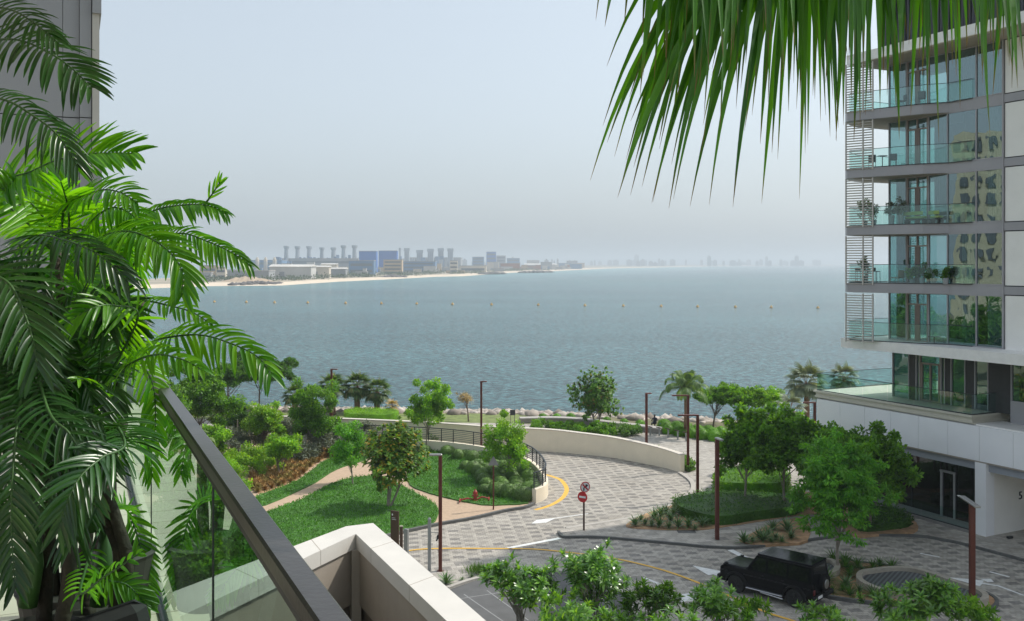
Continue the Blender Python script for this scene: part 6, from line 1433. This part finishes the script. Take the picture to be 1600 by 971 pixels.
fpx(2, [(150, 840, 3.9), (176, 790, 4.4), (200, 800, 4.7), (218, 850, 4.75), (228, 900, 4.75), (236, 945, 4.8)], 34, 40, 19, 7, .12, start=.28)
fpx(2, [(150, 840, 3.9), (125, 925, 3.5), (158, 905, 3.4), (188, 885, 3.3), (222, 862, 3.3)], 20, 30, 20, 8, .3)
fpx(2, [(150, 880, 3.9), (165, 905, 3.8), (200, 915, 3.8), (232, 950, 3.8)], 22, 34, 21, 8, .3)
fpx(3, [(175, 520, 4.75), (215, 560, 4.6), (238, 600, 4.6), (243, 650, 4.6), (240, 700, 4.6)], 20, 34, 22, 9, .4)
fpx(2, [(150, 620, 3.9), (180, 678, 4.2), (210, 682, 4.4), (232, 700, 4.45), (238, 745, 4.5)], 20, 38, 23, 8, .5)
fpx(1, [(50, 540, 3.7), (75, 640, 3.2), (110, 680, 3.1), (140, 740, 3.1), (150, 800, 3.1)], 26, 55, 24, 9, .3)
fpx(1, [(50, 540, 3.7), (0, 620, 3.4), (60, 640, 3.3), (110, 650, 3.3), (160, 660, 3.3)], 28, 50, 25, 9, .6)
fpx(0, [(104, 400, 4.25), (100, 330, 3.9), (150, 300, 3.7), (185, 300, 3.6), (215, 318, 3.55)], 26, 60, 26, 9, .25, start=.3)
fpx(0, [(104, 410, 4.25), (140, 350, 4.0), (175, 325, 3.9), (205, 335, 3.85), (228, 360, 3.8)], 24, 50, 27, 9, .35, start=.3)
# further fronds filling the clump
rng = np.random.default_rng(99)
def xlim(y): return np.interp(y, [0, 170, 200, 280, 320, 420, 480, 560, 600, 660, 720, 980], [120, 120, 130, 150, 215, 270, 270, 280, 255, 225, 205, 200])
cnt = 0; tries = 0
heads = [(0, 104, 400, 4.25), (1, 50, 540, 3.7), (2, 150, 620, 3.9), (3, 175, 480, 4.75), (2, 150, 760, 3.9), (1, 50, 700, 3.7), (0, 110, 500, 4.25), (3, 170, 600, 4.75)]
while cnt < 70 and tries < 2500:
    tries += 1; pi, hx, hy, hd_ = heads[rng.integers(0, 8)]; top = P(hx, hy, hd_); a = rng.uniform(0, 6.28); L = rng.uniform(.45, .8); el = rng.uniform(-.2, 1.2)
    d = Vector((math.cos(a)*math.cos(el), math.sin(a)*math.cos(el)*.8, math.sin(el))); pts = [top, top+d*L*.45, top+d*L*.8+Vector((0, 0, -.12*L)), top+d*L+Vector((0, 0, -.42*L))]
    ok = True
    for p in pts[1:]:
        px, py = 800+p.x*F/p.y, HY+(H-p.z)*F/p.y
        inside_rail = (p-RP(0)).dot(rn) < -.10
        if px > xlim(py)-18 or py < 225 or p.y < 2.3 or not inside_rail: ok = False
    if not ok: continue
    frond(plants[pi][0], pts, 26, rng.uniform(.13, .19), rng, .021, rng.uniform(.2, .5), (72, 30), rng.normal(0, .35), .12, (rng.normal(0, .3), -1, .5), mat=PL_SHADE if (pi == 1 or hy > 560 or rng.random() < .3) else PL); cnt += 1
# ================================================================ fan palm fronds hanging in from above
mt, t_, o_ = nodes('fan_frond_leaf'); uv = t_.nodes.new('ShaderNodeUVMap'); sx = N(t_, 'ShaderNodeSeparateXYZ'); t_.links.new(uv.outputs[0], sx.inputs[0])
g_ = t_.nodes.new('ShaderNodeNewGeometry'); col = ramp(t_, g_.outputs['Random Per Island'], [(0, (.025, .11, .008)), (1, (.075, .235, .014))])
tipc = ramp(t_, sx.outputs[1], [(.0, (0, 0, 0)), (.91, (0, 0, 0)), (1, (1, 1, 1))]); mx = N(t_, 'ShaderNodeMix', data_type='RGBA'); t_.links.new(tipc, mx.inputs[0]); t_.links.new(col, mx.inputs[6]); mx.inputs[7].default_value = (.18, .085, .04, 1)
st_ = N(t_, 'ShaderNodeTexNoise', Scale=30.0, Detail=3.0); mpn = N(t_, 'ShaderNodeMapping'); mpn.inputs['Scale'].default_value = (9, .5, 1); t_.links.new(uv.outputs[0], mpn.inputs[0]); t_.links.new(mpn.outputs[0], st_.inputs[0])
hv = N(t_, 'ShaderNodeHueSaturation'); t_.links.new(mx.outputs[2], hv.inputs['Color']); mr = N(t_, 'ShaderNodeMapRange'); mr.inputs[3].default_value = .7; mr.inputs[4].default_value = 1.35; t_.links.new(st_.outputs[0], mr.inputs[0]); t_.links.new(mr.outputs[0], hv.inputs['Value'])
pp = N(t_, 'ShaderNodeBsdfPrincipled', Roughness=.42); t_.links.new(hv.outputs[0], pp.inputs['Base Color']); tl = N(t_, 'ShaderNodeBsdfTranslucent'); mu = N(t_, 'ShaderNodeMix', data_type='RGBA', blend_type='MULTIPLY'); mu.inputs[0].default_value = 1; t_.links.new(hv.outputs[0], mu.inputs[6]); mu.inputs[7].default_value = (2.0, 1.8, .5, 1); t_.links.new(mu.outputs[2], tl.inputs[0])
ms = N(t_, 'ShaderNodeMixShader'); ms.inputs[0].default_value = .38; t_.links.new(pp.outputs[0], ms.inputs[1]); t_.links.new(tl.outputs[0], ms.inputs[2]); t_.links.new(ms.outputs[0], o_.inputs[0]); FPL = mt
pcx = Vector((2.75, 3.4, 17.1))
pt = empty('fan_palm', (pcx.x+.25, pcx.y-.2, 0), label='tall fan palm whose long pointed leaf segments hang into the top of the view', cat='palm tree')
MB().tube(spline([(3.0, 3.2, 0), (2.95, 3.25, 8), tuple(pcx)], 6), .17, 12).build('trunk', BARKP, pt, smooth=True)
rng = np.random.default_rng(41)
def blade(base, tip, Wd, rng, sag, knee=.45):
    """one long folded segment: leaves the hub, then bends down to its tip"""
    b, e = np.array(base), np.array(tip); ctrl = b+(e-b)*knee+np.array([(e[0]-b[0])*.22, rng.normal(0, .02), sag]); n = 14; V, uvs = [], []
    for i in range(n+1):
        u = i/n; c = b*(1-u)**2+2*u*(1-u)*ctrl+e*u*u; tg = norm(2*(1-u)*(ctrl-b)+2*u*(e-ctrl)); s = norm(np.cross(tg, [.25, -1, 0])); fw = norm(np.cross(s, tg))
        w_ = Wd*(.55+.45*min(1, u*3))*(1-max(0, (u-.42)/.58)**1.25)+.0006
        V += [c-s*w_*.5+fw*w_*.22, c, c+s*w_*.5+fw*w_*.22]; uvs += [(0, u), (.5, u), (1, u)]
    F_ = [f for i in range(n) for f in ((i*3, i*3+1, i*3+4, i*3+3), (i*3+1, i*3+2, i*3+5, i*3+4))]
    return V, F_, uvs
leaves = [  # hub (x,y,depth) and tips (x,y)
 ((1290, -150, 3.0), [(922, 283), (965, 309), (968, 300), (985, 305), (1003, 292), (1020, 316), (1018, 318), (1045, 326), (1052, 312), (1078, 323), (1108, 320), (1145, 324), (1147, 309), (1163, 205), (960, 245), (978, 250), (990, 262), (1062, 262), (1035, 255), (1095, 240), (1120, 235), (1012, 60), (1030, 160)]),
 ((1260, -210, 3.25), [(1190, 318), (1249, 311), (1215, 249), (1206, 240), (1222, 150), (1254, 203), (1258, 240), (1262, 226), (1282, 190), (1297, 214), (1307, 221), (1310, 200), (1240, 130), (1175, 180), (1135, 150), (1150, 170), (1290, 180), (1270, 150)]),
 ((1340, -200, 2.85), [(1306, 219), (1318, 196), (1334, 222), (1344, 200), (1352, 180), (1361, 160), (1375, 175), (1386, 150), (1396, 135), (1405, 219), (1400, 170), (1330, 160), (1290, 130), (1380, 115), (1320, 120)]),
 ((1440, -220, 3.1), [(1423, 180), (1436, 90), (1441, 120), (1467, 222), (1452, 120), (1480, 130), (1488, 100), (1500, 170), (1494, 120), (1420, 70), (1407, 110), (1512, 70), (1460, 70)]),
 ((1560, -200, 3.0), [(1535, 130), (1547, 213), (1551, 150), (1530, 95), (1560, 90), (1581, 138), (1590, 138), (1568, 60), (1575, 90), (1600, 110), (1540, 70), (1523, 60)]),
 ((1090, -230, 2.7), [(945, 42), (975, 42), (1003, 62), (1010, 90), (1022, 125), (1040, 90), (1060, 150), (1070, 80), (1085, 120), (1108, 110), (1130, 90), (1000, 150), (1045, 140)]),
 ((1210, -230, 2.75), [(1030, 220), (1050, 200), (1075, 190), (1100, 180), (1125, 200), (1150, 130), (1180, 120), (1200, 160), (1225, 120), (1250, 150), (1275, 110), (1165, 100), (1140, 110), (1085, 150), (1200, 90)]),
]
for li, (hub, tips) in enumerate(leaves):
    hb = P(*hub); Vs, Fs, UV, o = [], [], [], 0
    fr = empty('frond', hb); fr.parent = pt; WLOC[fr.name] = hb.copy(); fr.location = hb-WLOC[pt.name]
    full = list(tips)
    for (x, y) in tips[:]:
        full.append((x+rng.uniform(-22, 22), y*rng.uniform(.35, .8)))
    for (x, y) in full:
        dpt = hub[2]+rng.uniform(-.35, .3); tp = P(x, y, dpt); kf = .16 if li == 0 else .30; bs = P(hub[0]+(x-hub[0])*kf+rng.normal(0, 8), hub[1]+rng.uniform(-10, 60), hub[2]+rng.uniform(-.1, .1))
        V, F_, uvs = blade(bs, tp, rng.uniform(.027, .042), rng, .10+.25*rng.random()); Vs += V; Fs += [tuple(a+o for a in f) for f in F_]; UV += uvs; o += len(V)
    # folded palm of the leaf between hub and segment roots
    ob = arr_mesh('leaf_blade', np.array(Vs), np.array(Fs), FPL, fr, uv=np.array(UV))
    MB().tube(spline([pcx, pcx.lerp(hb, .5)+Vector((0, 0, .35)), hb], 6), .016, 6).build('stalk', PST, fr, smooth=True)
# ================================================================ neighbouring tower reflected in the glass facade
t = empty('beige_tower', (-95, 66, 0), label='beige apartment tower out of view that mirrors in the glass facade', cat='building'); BE = solid('beige_tower_wall', (.55, .50, .36), .8, var=.06)
MB().box((-95, 66, 18), (26, 25, 36)).build('wall', BE, t)
m = MB()
for k in range(12):
    for j in range(12): m.box((-81.9, 55+j*2.0, 2.0+k*2.9), (.3, .95, 1.7))
m.build('window_grid', fm('window', (.08, .10, .12)), t)
# ================================================================ balcony furniture of the apartment tower
TEAL = solid('dark_furniture', (.03, .035, .035), .6); WICK = solid('wicker', (.30, .23, .16), .8, var=.15)
def small_table(u, n, z, h, lab, r_=.3, mat=TEAL):
    b = U(u, n, z); t = empty('balcony_table', b, label=lab, cat='table'); MB().lathe(b, [(.03, 0), (.03, h)], 8).build('leg', mat, t); MB().lathe(b+Vector((0, 0, h)), [(r_, 0), (r_, .03)], 16).build('tabletop', mat, t); MB().lathe(b, [(.2, 0), (.18, .03)], 12).build('base', mat, t)
def small_chair(u, n, z, rz, lab, mat=TEAL, hs=.45, hb=.85, w_=.45):
    b = U(u, n, z); t = empty('balcony_chair', b, label=lab, cat='chair'); X = Vector((math.cos(rz), math.sin(rz), 0)); Yv = Vector((-X.y, X.x, 0))
    MB().rbox(b+Vector((0, 0, hs)), (w_, w_, .05), .02, rz).build('seat', mat, t); c = b-X*w_*.5; MB().rbox((c.x, c.y, z+(hs+hb)/2), (.05, w_, hb-hs), .02, rz).build('backrest', mat, t)
    for a in (-1, 1):
        for q in (-1, 1): c = b+X*a*w_*.43+Yv*q*w_*.43; MB().tube([(c.x, c.y, z), (c.x*.98+b.x*.02, c.y*.98+b.y*.02, z+hs)], .018, 5).build('leg', mat, t)
def pot_plant(u, n, z, h, r_, seed, lab, mat='mid', ph=.35):
    b = U(u, n, z); rng = np.random.default_rng(seed); t = empty('potted_plant', b, label=lab, cat='potted plant'); MB().lathe(b, [(.13, 0), (.18, ph), (.16, ph)], 12).build('pot', GRY, t)
    cl = ell(rng, (b.x, b.y, z+ph+h/2), (r_, r_, h/2), 12, -1, .2); limbs(b+Vector((0, 0, ph-.05)), (b.x, b.y, z+ph+h*.3), cl, .02, .015, rng, seg=4).build('stem', BARK, t); crown('foliage', t, cl, 34, .16, .11, .5, LF[mat], rng)
small_table(7.2, 1.3, 20.8, .72, 'small cafe table on the second balcony from the top of view'); small_chair(7.9, 1.4, 20.8, 1.2, 'dark chair at the sea side of the cafe table'); small_chair(6.6, 1.1, 20.8, 4.2, 'dark chair near the door by the cafe table')
small_chair(5.0, .5, 24.3, 1.2, 'dark lounge chair on the highest visible balcony near the door'); small_chair(6.2, .8, 24.3, 3.2, 'dark chair on the highest visible balcony near the screen'); small_table(2.6, -.45 if 0 else .0, 24.3, .01, 'floor tray on the highest balcony') if 0 else None
pot_plant(8.1, 1.8, 17.3, 1.5, .4, 1, 'tall airy potted plant behind the louvre screen on the planted balcony'); pot_plant(7.5, 1.7, 17.3, .9, .35, 2, 'bushy potted plant beside the tall airy one'); pot_plant(6.6, 1.2, 17.3, .7, .35, 3, 'potted plant at the middle of the planted balcony', 'silver', .6); pot_plant(6.0, 1.1, 17.3, .9, .3, 4, 'leafy potted plant left of the green cushioned bench', 'silver', .6)
def bench(u0, u1, n, z, lab):
    b = U((u0+u1)/2, n, z); t = empty('cushioned_bench', b, label=lab, cat='bench'); G1 = solid('lime_cushion', (.30, .42, .14), .8, var=.1); a = TRZ
    MB().rbox((b.x, b.y, z+.30), (u1-u0, .5, .06), .02, a).build('frame', TEAL, t); MB().rbox((b.x, b.y, z+.42), (u1-u0-.1, .48, .14), .05, a).build('cushion', G1, t)
    c = b-Vector((0, 0, 0)); MB().rbox((U((u0+u1)/2, n+.25).x, U((u0+u1)/2, n+.25).y, z+.66), (u1-u0, .08, .22), .03, a).build('backrest', G1, t)
    for q in (u0+.1, u1-.1): c = U(q, n); MB().box((c.x, c.y, z+.14), (.06, .4, .28), a).build('leg', TEAL, t)
bench(4.6, 6.0, .62, 17.3, 'lime green cushioned bench along the planted balcony'); bench(3.7, 4.45, .35, 17.3, 'short lime green bench at the corner of the planted balcony')
pot_plant(8.0, 1.9, 13.8, 1.7, .33, 5, 'tall layered potted conifer behind the louvre screen', 'dark', .4); pot_plant(4.8, .7, 13.8, .8, .55, 6, 'wide dark potted plant at the corner of the lower balcony', 'dark'); pot_plant(4.2, .45, 13.8, .7, .5, 7, 'leafy potted plant right of the wide dark one', 'dark'); pot_plant(5.5, .7, 13.8, .6, .35, 8, 'small leafy potted plant beside the wicker chair', 'mid'); pot_plant(3.5, .35 if 0 else .3, 13.8, .5, .25, 9, 'small plant in the inner corner of the lower balcony', 'mid')
small_chair(6.3, 1.1, 13.8, 2.2, 'wicker armchair on the balcony with many plants', WICK, .35, .8, .6); small_chair(7.3, 1.7, 13.8, .3, 'tall dark bar stool by the end of the louvre screen', TEAL, .72, .95, .35); small_chair(8.3, 2.1, 13.8, .9, 'tall dark bar stool behind the louvre screen', TEAL, .72, .95, .35); small_table(7.8, 1.9, 13.8, 1.0, 'tall dark bar table behind the louvre screen')
small_table(4.2, .4, 10.3, .4, 'low table on the lowest balcony', .35)
# ================================================================ haze
mt, t_, o_ = nodes('haze_air'); pv = N(t_, 'ShaderNodeVolumePrincipled'); pv.inputs['Color'].default_value = (.84, .93, 1.0, 1); pv.inputs['Density'].default_value = .00030; pv.inputs['Anisotropy'].default_value = 0.2
t_.links.new(pv.outputs[0], o_.inputs['Volume'])
m = MB(); m.box((0, 6950, 44.6), (19000, 14500, 100.8)); hz = m.build('haze', mt, kind='stuff', label='pale sea haze over the bay'); hz.display_type = 'WIRE'
